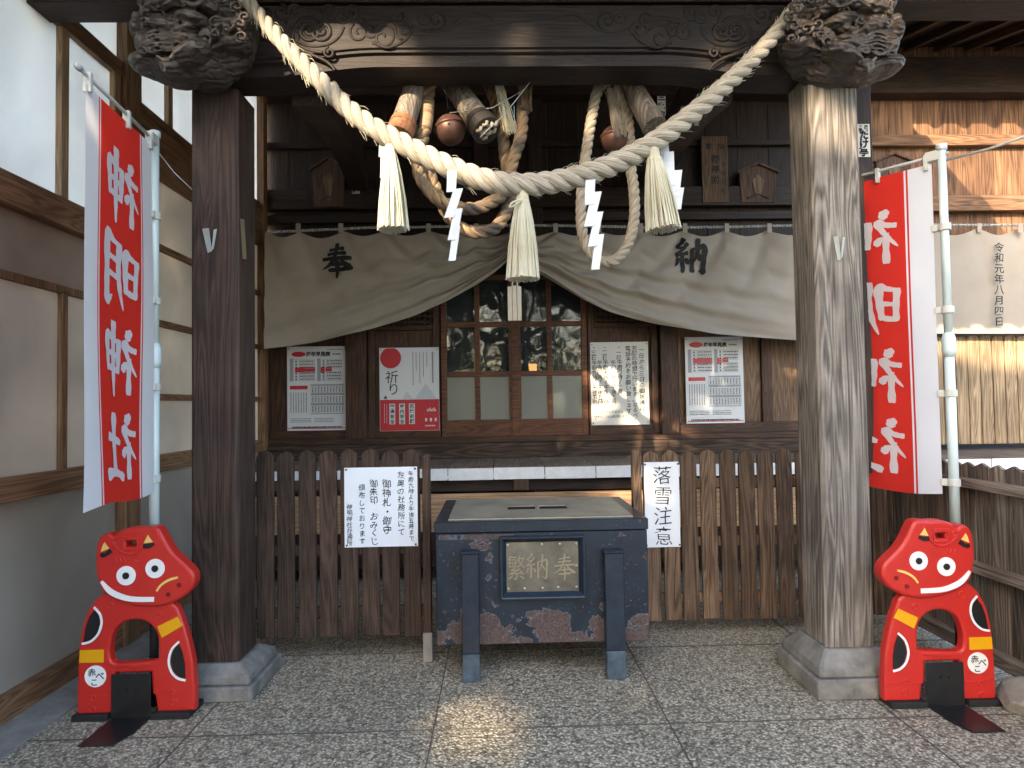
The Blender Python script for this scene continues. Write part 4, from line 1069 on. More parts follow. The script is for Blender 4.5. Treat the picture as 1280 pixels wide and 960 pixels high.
# legs: strap posts in front and behind
for px0, px1, yt_, yb_ in ((577.5, 599, 693, 845), (757, 781, 692, 841)):
    for back in (0, 1):
        Ya = YX + BD + .004 if back else YX - .064
        x0_, x1_ = P(px0, 760, YX - .06).x, P(px1, 760, YX - .06).x
        zt_ = P(px0, yt_, YX - .06).z
        MB().box(x0_, x1_, Ya - .006, Ya + .06, 0, .14).build('leg_foot', 'footpaint', ob, .003)
        mb = MB(); mb.box(x0_, x1_, Ya, Ya + .06, .142, zt_); mb.box(x0_ - .004, x1_ + .004, Ya - .004, Ya + .06, zt_ + .0005, zt_ + .012)
        mb.build('leg', 'legpaint', ob, .003)
# framed plate
Yq = YX - .001
pa, pb_, pc, pd = R(633, 677, 723, 739, Yq)
fr_ = MB(); o_ = .034; fd = .036
outer = [(pa - o_, pc - o_), (pb_ + o_, pc - o_), (pb_ + o_, pd + o_), (pa - o_, pd + o_)]; mid_ = [(pa - o_*.65, pc - o_*.65), (pb_ + o_*.65, pc - o_*.65), (pb_ + o_*.65, pd + o_*.65), (pa - o_*.65, pd + o_*.65)]; inner = [(pa, pc), (pb_, pc), (pb_, pd), (pa, pd)]
V = [(x, YX - .001, z) for x, z in outer] + [(x, YX - fd, z) for x, z in outer] + [(x, YX - fd, z) for x, z in mid_] + [(x, YX - .004, z) for x, z in inner]
Fs = []
for k in range(3):
    for i in range(4): Fs.append((k*4+i, k*4+(i+1)%4, (k+1)*4+(i+1)%4, (k+1)*4+i))
fr_.add(V, Fs).build('plate_frame', 'legpaint', ob, .003)
plt = MB().grid(lambda u, v: (pa + (pb_ - pa) * u, YX - .005 - .0015 * math.sin(u * 9) * math.sin(v * 5), pd + (pc - pd) * v), 16, 10).build('name_plate', 'brass', ob, smooth=True)
m = MB()
def fplate(x, y, dz=0): q = P(x, y, Yq); return Vector((q.x, YX - .011 - dz, q.z))
brush(m, '奉', lambda x, y, dz: fplate(692 + x * 27, 692 + y * 32, dz), kw=1.0); brush(m, '納', lambda x, y, dz: fplate(656.5 + x * 28, 692 + y * 31, dz), kw=.95)
put(m, '繁', 645.5, 709, 33, fplate, off=-.004, sx=.72)
m.build('lettering', 'brasslet', plt)
m = MB()
for x, y in ((634.5, 681), (677, 680), (699.5, 679.5), (720, 679), (720, 706.5), (635.5, 735.5), (655.5, 735), (678, 734.5), (697.5, 733.5), (720, 733)):
    m.lathe([(.007, 0), (.007, .003), (.003, .005)], fplate(x, y), (0, -1, 0), 10)
m.build_each('screw', 'brasslet', plt)
boxo('latch', 'pin', ob, bx0 - .016, bx0 - .001, YX + .03, YX + .07, P(545, 750, YX).z, P(545, 742, YX).z)

# ================================================================== COW-SHAPED BANNER STANDS
def flat_curve(polys, thick, bevel, name, mat, fn, parent, z0=0.0, s=1.0):
    cu = D.curves.new(name, 'CURVE'); cu.dimensions = '2D'; cu.fill_mode = 'BOTH'; cu.extrude = max(0, thick / 2 - bevel); cu.bevel_depth = bevel; cu.bevel_resolution = 2; cu.offset = -bevel * .45
    for poly, cyc in polys:
        sp_ = cu.splines.new('POLY'); sp_.points.add(len(poly) - 1); sp_.use_cyclic_u = True
        for q, (x, y) in zip(sp_.points, poly): q.co = (x * s, -y * s, 0, 1)
    o = D.objects.new('tmp', cu); C.objects.link(o); bpy.context.view_layer.update()
    me = D.meshes.new_from_object(o.evaluated_get(bpy.context.evaluated_depsgraph_get())); D.objects.remove(o)
    mb = MB(); mb.add([fn(v.co.x / s, -v.co.y / s, v.co.z + z0) for v in me.vertices], [tuple(p.vertices) for p in me.polygons])
    o = mb.build(name, mat, parent)
    bm = bmesh.new(); bm.from_mesh(o.data); bmesh.ops.remove_doubles(bm, verts=bm.verts, dist=1e-5); bmesh.ops.recalc_face_normals(bm, faces=bm.faces); bm.to_mesh(o.data); bm.free()
    return o
def smooth2(poly, n=3, closed=True):
    m = len(poly); out = []
    for i in range(m):
        p0, p1, p2, p3 = [Vector(poly[(i + k) % m]) for k in (-1, 0, 1, 2)]
        for k in range(n):
            t = k / n; q = .5 * ((2*p1) + (-p0+p2)*t + (2*p0-5*p1+4*p2-p3)*t*t + (-p0+3*p1-3*p2+p3)*t**3); out.append((q.x, q.y))
    return out
HEAD = [(183,250),(184,205),(190,165),(205,145),(222,142),(240,152),(262,134),(300,123),(345,124),(385,121),(402,136),(425,180),(452,217),(500,255),(528,280),(536,305),(528,330),(500,356),(450,380),(400,392),(350,392),(300,384),(250,365),(215,345),(198,325),(189,290)]
BODY = [(215,345),(190,362),(165,385),(145,420),(128,470),(118,530),(114,600),(112,700),(112,775),(222,775),(234,715),(236,628),(372,628),(376,705),(386,712),(395,770),(516,767),(518,700),(510,600),(495,530),(478,470),(455,410),(430,385),(320,350)]
HOLE = [(217,575),(216,540),(228,490),(255,457),(300,441),(345,447),(380,475),(397,520),(398,575),(385,596),(310,603),(250,605),(226,597)]
def cow(cxw, Yc, mir, label):
    s = Yc / F0 / 2.825 * .965
    c = thing('banner_stand', label, 'banner stand', (cxw, Yc, 0), 'red cow shaped banner stands')
    gz = .02
    def fn(x, y, w_): return Vector((cxw + (x - 315) * s * mir, Yc - w_, gz + (775 - y) * s))
    hs = smooth2([(x if x < 440 else 440 + (x - 440) * .84, y) for x, y in HEAD]); bs = BODY; ho = smooth2(HOLE)
    T = .050
    flat_curve([(bs, 1), (ho, 1)], T, .012, 'body', 'red', fn, c, -T / 2, s)
    hh = [(277,160),(277,190),(325,190),(325,160)]
    hd = flat_curve([(hs, 1), (hh, 1)], T + .022, .014, 'head', 'red', fn, c, -T / 2 + .006, s)
    F_ = .0185        # front face of the head
    B_ = .0012         # front face of the body
    def patch(name, mat, polys, w_, par):
        mb = MB()
        for i, p in enumerate(polys): mb.prism([(x, y) for x, y in p], lambda u, v, q: fn(u, v, w_ + q + .0003 * i), .0025)
        return mb.build_each(name, mat, par)[0]
    def circ(x, y, r, n=28): return [(x + r * math.cos(k * 2 * math.pi / n), y + r * math.sin(k * 2 * math.pi / n)) for k in range(n)]
    def ribbon(pts, ws):
        pp = smoothpath([Vector((x, y, w_)) for (x, y), w_ in zip(pts, ws)], 6); A = []; B = []
        for i, p in enumerate(pp):
            t = pp[min(i+1, len(pp)-1)] - pp[max(i-1, 0)]; t = Vector((t.x, t.y)).normalized(); A.append((p.x - t.y * p.z / 2, p.y + t.x * p.z / 2)); B.append((p.x + t.y * p.z / 2, p.y - t.x * p.z / 2))
        return A + B[::-1]
    for x, y in ((288, 285), (390, 262)):
        e = patch('eye', 'whitepl', [circ(x, y, 34)], F_, hd); patch('pupil', 'blackpl', [circ(x, y, 12)], F_ + .003, e)
    patch('mouth', 'whitepl', [ribbon([(201, 303), (228, 335), (262, 355), (310, 368), (386, 371)], [10, 19, 20, 18, 17])], F_, hd)
    patch('snout_line', 'yellowpl', [ribbon([(395, 342), (412, 320), (440, 303), (470, 295)], [7, 8, 9, 7])], F_, hd)
    patch('nostril', 'reddark', [circ(436, 354, 8)], F_, hd); patch('nostril', 'reddark', [circ(474, 322, 8)], F_, hd)
    patch('horn', 'yellowpl', [[(199, 200), (206, 175), (212, 165), (220, 178), (229, 187)], [(350, 172), (358, 155), (364, 142), (374, 158), (383, 168)]], F_, hd)
    patch('horn_base', 'blackpl', [[(196, 214), (199, 202), (215, 202), (231, 189), (240, 202), (222, 214), (205, 220)], [(346, 188), (349, 174), (368, 174), (384, 170), (388, 180), (372, 189), (355, 191)]], F_, hd)
    # handle hole: recessed frame
    mb = MB()
    for a in ((271, 146, 331, 159.5), (271, 160, 276.5, 192), (325.5, 160, 331, 192), (271, 190.5, 331, 196)): 
        mb.prism([(a[0], a[1]), (a[2], a[1]), (a[2], a[3]), (a[0], a[3])], lambda u, v, q: fn(u, v, F_ - .004 + q), .007)
    mb.prism(ribbon([(238, 165), (258, 192), (290, 208), (322, 206), (344, 186)], [6] * 5), lambda u, v, q: fn(u, v, F_ - .004 + q), .008)
    for k in range(3): mb.prism(ribbon([(250 + k * 14, 222 - k), (258 + k * 14, 236)], [3, 3]), lambda u, v, q: fn(u, v, F_ - .004 + q), .006); mb.prism(ribbon([(318 + k * 6, 232 - k * 8), (332 + k * 6, 236 - k * 8)], [3, 3]), lambda u, v, q: fn(u, v, F_ - .004 + q), .006)
    mb.build('handle_frame', 'red', hd, .001)
    patch('body_spot', 'blackpl', [[(174, 402), (186, 425), (190, 455), (180, 490), (155, 517), (131, 520), (138, 470), (152, 430)], [(467, 532), (480, 565), (488, 605), (490, 655), (468, 650), (448, 630), (438, 595), (445, 560)]], B_, c)
    patch('spot_outline', 'whitepl', [ribbon([(169, 397), (190, 422), (196, 455), (184, 492), (158, 517), (127, 525)], [8] * 6), ribbon([(469, 525), (443, 553), (433, 595), (443, 632), (465, 654), (492, 662)], [8] * 6)], B_ + .0035, c)
    patch('reflective_band', 'orangepl', [[(119, 548), (203, 548), (203, 593), (117, 592)], [(391, 471), (463, 437), (481, 470), (407, 511)]], B_, c)
    lb_ = patch('name_disc', 'whitepl', [circ(*((174, 641)), 38)], B_, c)
    m = MB()
    for ch, dx, dy, sz in (('赤', -12, -14, 30), ('べ', 16, -2, 32), ('こ', -4, 20, 28)):
        def ff(u, v):
            q = fn(174, 641, B_ + .0035); return Vector((q.x + u * s, q.y, q.z - v * s))
        put(m, ch, dx, dy, sz, ff, off=.02)
    m.build('lettering', 'blackpl', lb_)
    # recessed-looking bosses
    mb = MB()
    for x, y, r_ in ((224, 394, 15), (400, 432, 12), (167, 718, 10), (163, 757, 12), (444, 703, 10), (447, 741, 14), (254, 165, 9)):
        w_ = F_ if y < 200 else B_
        q = fn(x, y, w_ - .004); mb.lathe([(r_ * s, 0), (r_ * s, .006), (r_ * s * .72, .007), (r_ * s * .6, .002), (.001, .002)], q, (0, -1, 0), 18)
    mb.prism(ribbon([(114, 704), (224, 712)], [3, 3]), lambda u, v, q: fn(u, v, B_ - .002 + q), .004); mb.prism(ribbon([(384, 710), (516, 706)], [3, 3]), lambda u, v, q: fn(u, v, B_ - .002 + q), .004)
    mb.prism(ribbon([(235, 607), (310, 610), (372, 607)], [5, 5, 5]), lambda u, v, q: fn(u, v, B_ - .002 + q), .006)
    mb.build('boss', 'red', c, .0008)
    # black plate, ground block, toe plate
    def fbox(a, b, t_, b2, y0, y1, name, mat):
        q0 = fn(a, b2, 0); q1 = fn(b, t_, 0); return boxo(name, mat, c, q0.x, q1.x, y0, y1, max(.0, q0.z), q1.z, bevel=.002)
    fbox(234, 373, 632, 797, Yc - .016, Yc - .010, 'front_plate', 'blackplate')
    for a, b in ((102, 226), (376, 512)):
        q0, q1 = fn(a, 0, 0).x, fn(b, 0, 0).x; boxo('ground_block', 'rubber', c, q0, q1, Yc - .03, Yc + .12, 0, .028, bevel=.003)
    m = MB(); dirx = mir
    q0, q1 = fn(236, 0, 0).x, fn(373, 0, 0).x
    tx = 0
    poly = [(q0, Yc - .017), (q1, Yc - .017), (q1, Yc - .15), (q1 - .03 * mir, Yc - .25), (q0, Yc - .25)]
    m.prism(poly, lambda u, v, q: (u, v, .002 + q), .006); m.build('toe_plate', 'blackplate', c, .001)
    m = MB()
    for x in (288, 320): q = fn(x, 686, .0165); m.lathe([(.005, 0), (.005, .007)], q, (0, -1, 0), 6)
    m.build_each('bolt', 'blackplate', c)
    return c
YK = PZ(100, 903).y + .03
YK2 = PZ(1235, 884).y + .03
cow(P(60 + 311 / 2.825, 800, YK).x, YK, 1, 'red cow shaped plastic stand facing right beside the dark left pillar')
cow(P(960 + 603 / 2.825, 800, YK2).x, YK2, -1, 'red cow shaped plastic stand facing left beside the grey board fence')

# ================================================================== BANNERS
def banner(pole, ptop, tip, label, vis, name_order='神明神社', L_=1.66, mirror=True, inner_first=True):
    """pole: (x, y) on the ground; tip: (x, y) of the free end of the arm; cloth hangs between."""
    b = thing('banner', label, 'banner', (pole[0], pole[1], 0), 'red and white cloth banners on poles')
    px_, py_ = pole
    # pole base stands in the black block behind the stand
    m = MB(); m.tube([(px_, py_, 0.0), (px_, py_, .74)], .019, 14); m.build('lower_pole', 'rubber', b, smooth=True)
    m = MB(); m.tube([(px_, py_, .741), (px_, py_, 1.62)], .0225, 16); m.tube([(px_, py_, 1.60), (px_, py_, 1.63), (px_, py_, 1.69), (px_, py_, 1.72)], [.024, .031, .031, .022], 16)
    m.tube([(px_, py_, 1.71), (px_, py_, ptop)], .019, 16); m.tube([(px_, py_, ptop), (px_, py_, ptop + .03)], [.025, .025], 14)
    m.build('pole', 'pole', b, smooth=True)
    A = Vector((px_, py_, 0)); B = Vector((tip[0], tip[1], 0)); d = (B - A).normalized(); wid = .60
    nrm = Vector((-d.y, d.x, 0)); 
    if (nrm.dot(-A)) < 0: nrm = -nrm          # toward the viewer
    zt_ = ptop - .055
    def cl(u, v, off=0):    # u along the arm 0..1, v down 0..1
        q = A + d * (.045 + u * wid); wv = .012 * math.sin(v * 5 + u * 3) * v + .010 * math.sin(u * 7 + v * 2) * (.3 + v) + .02 * v * v * math.sin(u * 3.1 + 1)
        q = q + nrm * (wv + off); q.z = zt_ - v * L_ - .012 * math.sin(u * math.pi * 2) * (1 if v > 0 else 0); return q
    def mf(u, v):
        e = .06 / .6; 
        if u < .18 or u > .82: 
            return 1
        if .20 < u < .215 or .785 < u < .80: return 1
        return 0
    m = MB().grid(lambda u, v: cl(u, v), 66, 50, mfn=mf); m.build('cloth', ['bannerred', 'bannerwhite'], b, smooth=True)
    m = MB()
    for i, ch in enumerate(name_order):
        # we see the reverse side, so the characters are mirrored
        v0 = .105 + i * .222; h = .175 * L_; wch = .36 * wid / .6
        def mp(x, y, dz):
            xx = x if mirror else 1 - x
            uu = .25 + (xx if vis > 0 else 1 - xx) * .49; return cl(uu, v0 + y * .178, .004 + dz)
        brush(m, ch, mp, kw=1.9)
    m.build('lettering', 'bannerwhite', b)
    m = MB(); s_ = A + d * -.03; e = A + d * (wid + .08)
    m.tube([(s_.x, s_.y, ptop - .02), (e.x, e.y, ptop - .02 + .0)], .008, 10); m.lathe([(.012, 0), (.012, .03)], (e.x, e.y, ptop - .02), d, 10)
    m.build('arm', 'rod', b, smooth=True)
    m = MB()
    for u in (.04, .42, .97): 
        q = cl(u, 0); m.bar((q.x, q.y, zt_ - .03), (q.x, q.y, ptop - .006), .03, .02, up=tuple(d))
    for v in (.20, .45, .70, .965):
        q = A; z = zt_ - v * L_; m.lathe([(.029, -.018), (.029, .018)], (px_, py_, z), (0, 0, 1), 14); e2 = cl(.01, v); m.bar((px_, py_, z), (e2.x, e2.y, z), .02, .034)
    q = A; m.bar((px_, py_, ptop - .02), tuple(A + d * .07 + Vector((0, 0, ptop - .02))), .035, .05)
    m.build_each('clip', 'clip', b, bevel=.002)
    return b
pl_ = P(193.5, 300, 3.12); tipl = P(110, 100, 2.50)
bL = banner((pl_.x, pl_.y), P(192, 172, 3.12).z, (tipl.x, tipl.y), 'tall red and white banner rising behind the left cow stand', 1)
pr_ = P(1181, 300, 3.12); tipr = P(1075, 230, 3.42)
bR = banner((pr_.x, pr_.y), P(1183, 188, 3.12).z, (tipr.x, tipr.y), 'tall red and white banner rising behind the right cow stand', 1)
# cords that steady the banner poles
m = MB(); a = P(1183, 200, 3.12); e = P(1300, 164, 2.75); m.tube([a, (a + e) / 2 + Vector((0, 0, -.01)), e], .007, 8)
m.build('guy_rod', 'rod', bR, smooth=True)
m = MB(); a = P(194, 185, 3.12); e = P(240, 237, 3.16); m.tube([a, (a + e) / 2 + Vector((0, 0, -.015)), e], .003, 6)
m.build('guy_cord', 'wire', bL, smooth=True)

# ================================================================== SHIMENAWA ROPE
sh_px = [(296, -14, 3.02), (318, 12, 2.98), (352, 52, 2.93), (400, 101, 2.90), (446, 145, 2.88), (500, 178, 2.87), (560, 208, 2.86), (610, 226, 2.86), (655, 231, 2.86), (700, 226, 2.86), (750, 212, 2.86), (805, 186, 2.87), (858, 148, 2.88), (905, 108, 2.90), (950, 64, 2.93), (985, 22, 2.97), (1008, -10, 3.02)]
sh = thing('sacred_rope', 'thick pale twisted shimenawa rope sagging between the two pillars', 'rope', (.1, 2.87, 2.3))
m = MB(); path = rope(m, [P(*q) for q in sh_px], lambda s: .031 + .0185 * math.sin(math.pi * s) ** 1.3, .205, 3, .010, 14, ks=.55, ko=.53)
m.build('twisted_rope', 'shime', sh, smooth=True)
m = MB(); rnd = random.Random(9)
for k in range(420):
    i = rnd.randrange(2, len(path) - 3); p = path[i]; t = (path[i + 1] - path[i - 1]).normalized(); s_ = i / len(path)
    rr = (.033 + .0195 * math.sin(math.pi * s_) ** 1.3) * 1.04; o1 = t.orthogonal().normalized(); o2 = t.cross(o1); an = rnd.uniform(0, 6.283); d = o1 * math.cos(an) + o2 * math.sin(an)
    l = rnd.uniform(.012, .04); q = p + d * rr * .96
    m.tube([q, q + d * l * .25 + t * l * .5, q + d * l * rnd.uniform(.2, .6) + t * l + Vector((0, 0, -l * .3))], [.0012, .0010, .0005], 3)
m.build('loose_fibres', 'tassel', sh)
def tassel(px0, py0, pxb, pyb, wpx, Y):
    m = MB(); a = P(px0, py0, Y); b = P(pxb, pyb, Y); L_ = (b - a).length; ax = (b - a).normalized(); s = Y / F0; rb = wpx / 2 * s
    side = ax.orthogonal().normalized(); oth = ax.cross(side); rnd = random.Random(int(px0))
    for k in range(240):
        an = rnd.uniform(0, 6.283); q = math.sqrt(rnd.random()); tw = rnd.uniform(-.25, .25)
        pts = []
        for t in (0, .10, .17, .35, .65, 1.0):
            rr = rb * (.30 if t < .05 else .34 if t < .12 else .42 if t < .2 else .62 if t < .4 else .84 if t < .7 else 1.0) * q
            an2 = an + tw * t; pts.append(a + ax * (L_ * t * rnd.uniform(.985, 1.0)) + (side * math.cos(an2) + oth * math.sin(an2)) * rr)
        m.tube(pts, .0038, 4)
    o = m.build('tassel', 'tassel', sh)
    m = MB(); m.tube([a + ax * L_ * .12, a + ax * L_ * .17], rb * .40, 12); m.build('binding', 'tassel', o, smooth=True)
tassel(488, 182, 491, 288, 41, 2.87); tassel(653, 238, 653.5, 350, 43, 2.86); tassel(816, 186, 829, 288, 46, 2.86)
# bow by the middle tassel
m = MB(); m.tube(smoothpath([P(652, 250, 2.82), P(641, 253, 2.81), P(637, 259, 2.81), P(644, 256, 2.81), P(651, 251, 2.82)], 5), .0045, 6); m.build('bow', 'tassel', sh, smooth=True)
# folded paper streamers
def shide(segs, Y, label):
    c = P(segs[0][0], segs[0][1], Y); o = MB()
    for i, (x0, y0, x1, y1, w_) in enumerate(segs):
        a = P(x0, y0, Y - .004 * i); b = P(x1, y1, Y - .004 * i); hw = w_ / 2 * Y / F0
        V = []
        n = 6
        for k in range(n + 1):
            t = k / n; p = a.lerp(b, t); dy = .006 * math.sin(t * 3) 
            V += [p + Vector((-hw, dy, 0)), p + Vector((hw, dy - .008, 0))]
        V2 = [v + Vector((0, .0012, 0)) for v in V]
        o.add(V, [(2*k, 2*k+1, 2*k+3, 2*k+2) for k in range(n)]); o.add(V2, [(2*k, 2*k+2, 2*k+3, 2*k+1) for k in range(n)])
    return tag(o.build('paper_streamer', 'shide'), label, 'paper streamer', 'folded white paper streamers on the sacred rope')
shide([(565, 213, 564, 240, 12), (573, 236, 561, 272, 12), (573, 261, 565, 300, 11), (571, 283, 565, 326, 9)], 2.79, 'white paper streamer hanging left of the middle tassel')
shide([(738, 225, 737, 256, 12), (746, 240, 736, 283, 12), (749, 265, 740, 308, 10), (750, 293, 744, 337, 10)], 2.79, 'white paper streamer hanging midway between middle and right tassels')
shide([(829, 176, 834, 206, 11), (836, 190, 838, 232, 12), (846, 213, 843, 245, 13), (850, 235, 846, 262, 10)], 2.92, 'white paper streamer half hidden behind the right tassel')
shide([(478, 168, 478, 196, 9), (480, 190, 479, 222, 8)], 2.90, 'small white paper streamer mostly hidden behind the left tassel')
# hanging tag below the middle tassel
o = thing('hanging_tag', 'cream slatted tag hanging just below the middle tassel', 'tag', (P(643, 400, 3.5).x, 3.5, P(643, 400, 3.5).z))
a, b, c, d = R(634.5, 357, 652, 401, 3.5)
m = MB(); n = 3
for i in range(n): m.box(a + (b - a) * i / n + .001, a + (b - a) * (i + 1) / n - .001, 3.49 + .006 * (i % 2), 3.51, c, d - (.006 if i != 1 else 0))
m.build('slats', 'tag', o, .002)
m = MB(); m.tube([P(640, 358, 3.5), P(642, 346, 3.5), P(642, 200, 3.5)], .004, 6); m.tube([P(647, 358, 3.5), P(645, 346, 3.5), P(642.5, 330, 3.5)], .004, 6); m.build('string', 'tag', o)

# ================================================================== BELLS, ROPES, LOGS UNDER THE BEAM
def bell(px, py, rpx, Y, tilt, label):
    c = P(px, py, Y); r = rpx * Y / F0; ax = Vector((tilt[0], tilt[1], 1)).normalized()
    o = thing('bell', label, 'bell', c - ax * r, 'round brass bells under the porch beam')
    prof = [(.001, -1), (.30, -.95), (.58, -.81), (.80, -.58), (.94, -.28), (.985, 0), (.985, .05), (1.08, .07), (1.10, .13), (1.08, .19), (.985, .21), (.92, .38), (.80, .58), (.62, .75), (.40, .88), (.15, .94), (.001, .95)]
    b = MB().lathe([(q * r, h * r) for q, h in prof], c, ax, 32).build('bell_body', 'bell', o, smooth=True)
    m = MB(); m.lathe([(.07 * r, 0), (.001, .001)], c + Vector((-.02 * r, -r * 1.0, -.06 * r)), (0, -1, -.0), 10); m.build('sound_hole', 'slot', o)
    t = c + ax * r * .93
    m = MB(); m.tube([t + Vector((-.012, 0, 0)), t + Vector((-.012, 0, .03)), t + Vector((0, 0, .042)), t + Vector((.012, 0, .03)), t + Vector((.012, 0, 0))], .0035, 6); m.build('hanging_loop', 'iron', o)
    m = MB(); m.tube([t + Vector((0, 0, .04)), t + Vector((-.01, .02, .13)), Vector((t.x - .01, 3.30, 3.045))], .0025, 6); m.build('hanging_wire', 'wire', o)
    return o
bell(563, 162, 19.5, 3.42, (-.15, .1), 'round brown copper bell hanging left of the middle')
bell(769, 174, 18, 3.46, (.0, .05), 'round brown copper bell half hidden behind frayed rope on the right')
def log(a, b, wa, wb, Y, Y2, label, band=None, ropeend=False):
    A = P(a[0], a[1], Y); B = P(b[0], b[1], Y2); s = Y / F0; d = (B - A).normalized()
    o = thing('wooden_drum', label, 'wooden drum', B)
    MB().tube([A, A.lerp(B, .5), B], [wa / 2 * s, (wa + wb) / 4 * s, wb / 2 * s], 20).build('shaft', 'log', o, .002)
    if band:
        q = B - d * .10; o2 = MB().tube([q, q + d * .035, q + d * .036, B + d * .004], [wb / 2 * s * 1.02, wb / 2 * s * 1.12, wb / 2 * s * 1.06, wb / 2 * s * 1.12], 20).build('band', band, o)
    if ropeend:
        m = MB(); e1 = d.orthogonal().normalized(); e2 = d.cross(e1); rnd = random.Random(4)
        for k in range(9):
            an = k * 2.4; rr = wb / 2 * s * .75 * math.sqrt((k + .3) / 9)
            p = B + (e1 * math.cos(an) + e2 * math.sin(an)) * rr
            m.tube([p - d * .01, p + d * .012 + e1 * .01, p + d * .016 - e2 * .012, p + d * .004 - e2 * .025], .010, 7)
        m.build('rope_end', 'bellrope_g', o, smooth=True)
    return o
log((523, 96), (499, 170), 26, 30, 3.40, 3.25, 'weathered wooden drum with rusty band at the left of the bells', 'rustband')
log((560, 98), (608, 163), 26, 32, 3.50, 3.28, 'grey wooden drum with iron hoop and coiled rope in its open end', 'iron', True)
log((782, 96), (818, 158), 25, 30, 3.44, 3.30, 'plain brown wooden drum hanging behind the rope at the right')
def brope(pts, rp, mat, label, wraps=(), pitch=.14, group=None):
    Y = pts[0][2]; c = P(*pts[len(pts) // 2]); o = thing('bell_rope', label, 'rope', tuple(c), 'tied up bell ropes')
    m = MB(); PP = [P(*q) for q in pts]; rope(m, PP, rp * Y / F0, pitch, 3, .012, 9, ks=.62, ko=.48); m.build('twisted_rope', mat, o, smooth=True)
    for (i, j) in wraps:
        pp = smoothpath(PP, 6)[i:j]; MB().tube(pp, rp * Y / F0 * 1.12, 14).build('wrapping', 'wrap', o, smooth=True)
    return o
brope([(540, 98, 3.40), (536, 115, 3.38), (533, 150, 3.36), (528, 175, 3.34), (522, 205, 3.33), (531, 232, 3.32), (556, 254, 3.30), (590, 261, 3.30), (615, 252, 3.32), (634, 236, 3.34), (640, 205, 3.36), (651, 170, 3.38), (653, 140, 3.40), (656, 112, 3.44), (652, 97, 3.46)], 7.5, 'bellrope', 'brown banded bell rope looped below the left bell', ((8, 16), (72, 78)), .16)
brope([(512, 150, 3.44), (520, 165, 3.42), (527, 190, 3.40), (540, 225, 3.38), (556, 262, 3.37), (575, 284, 3.36), (598, 291, 3.36), (620, 284, 3.38), (634, 262, 3.40), (640, 240, 3.42), (632, 200, 3.44), (628, 160, 3.46), (620, 130, 3.48), (608, 98, 3.50)], 7.5, 'bellrope', 'lower tan bell rope loop sagging over the curtain on the left', ((4, 10),), .16)
brope([(764, 98, 3.42), (748, 112, 3.42), (740, 145, 3.40), (733, 190, 3.38), (727, 240, 3.36), (727, 285, 3.36), (735, 312, 3.36), (752, 327, 3.36), (772, 323, 3.36), (787, 300, 3.38), (793, 270, 3.40), (792, 235, 3.42), (788, 205, 3.44), (786, 160, 3.44), (780, 125, 3.44), (772, 98, 3.44)], 6.6, 'bellrope_g', 'pale grey bell rope in one long loop on the right', ((), )[:0], .13)
# frayed rope ends
def fray(px, py, px2, py2, w0, w1, Y, mat, label):
    m = MB(); rnd = random.Random(int(px)); a = P(px, py, Y); b = P(px2, py2, Y); s = Y / F0
    for k in range(70):
        q = rnd.uniform(-1, 1); r_ = rnd.uniform(-1, 1); pts = []
        for t in (0, .3, .6, 1.0): 
            wdt = (w0 + (w1 - w0) * t) / 2 * s; pts.append(a.lerp(b, t * rnd.uniform(.9, 1)) + Vector((q * wdt + rnd.uniform(-.009, .009), r_ * .03, 0)))
        m.tube(pts, .0017, 4)
    tag(m.build('frayed_rope_end', mat), label, 'rope end')
fray(621, 96, 640, 168, 6, 15, 3.36, 'tassel', 'pale frayed rope end right of the grey drum')
fray(655, 97, 659, 140, 20, 12, 3.37, 'bellrope', 'brown frayed rope knot under the beam right of the middle')
fray(765, 112, 777, 172, 13, 18, 3.38, 'bellrope_g', 'tan shredded rope end hanging over the right bell')
m = MB(); m.tube(smoothpath([P(609, 163, 3.24), P(628, 145, 3.24), P(645, 125, 3.26), P(665, 99, 3.28)][::-1] + [P(600, 172, 3.24)], 5), .0025, 6)
m.tube([P(656, 112, 3.30), P(615, 135, 3.27), P(562, 141, 3.30)], .002, 6)
tag(m.build('steel_wire', 'wire', smooth=True), 'thin pale wires strung between the bells and the beam', 'wire')

# ================================================================== PLAQUES AND STICKERS ON THE WALL
def ema(px0, py0, px1, py1, label):
    Y = YF - .09; a, b, c, d = R(px0, py0, px1, py1, Y); cx = (a + b) / 2; w_ = b - a; h = d - c
    o = thing('votive_plaque', label, 'votive plaque', (cx, Y, c), 'house shaped votive plaques')
    MB().prism([(a + w_*.1, c), (b - w_*.1, c), (b - w_*.06, d - h*.22), (cx, d - h*.04), (a + w_*.06, d - h*.22)], lambda u, v, q: (u, Y + q, v), .03).build('board', 'plaque', o, .003)
    m = MB(); m.bar((a, Y - .004, d - h*.26), (cx + .005, Y - .004, d - .01), .05, .02, up=(0, 0, 1)); m.bar((b, Y - .004, d - h*.26), (cx - .005, Y - .004, d - .01), .05, .02); m.build('roof', 'plaque', o, .002)
    m = MB(); m.prism([(cx - w_*.05, c + h*.12), (cx + w_*.05, c + h*.12), (cx + w_*.14, c + h*.55), (cx, c + h*.70), (cx - w_*.14, c + h*.55)], lambda u, v, q: (u, Y - .007 + q, v), .006)
    m.build('emblem', wood('emblem_wood', (.08, .05, .03), (.2, .13, .08)), o)
    m = MB(); m.tube([(cx - w_*.25, Y - .008, c + h*.10), (cx, Y - .010, c + h*.2), (cx + w_*.25, Y - .008, c + h*.10)], .008, 6); m.build('ornament', 'plaque', o)
ema(388, 196, 434, 258, 'dark house shaped votive plaque at upper left of the wall'); ema(921, 203, 974, 253, 'house shaped votive plaque left of the grey pillar'); ema(1092, 191, 1143, 236, 'house shaped votive plaque right of the grey pillar')
Y = YF - .09; a, b, c, d = R(877.5, 170, 910, 253, Y)
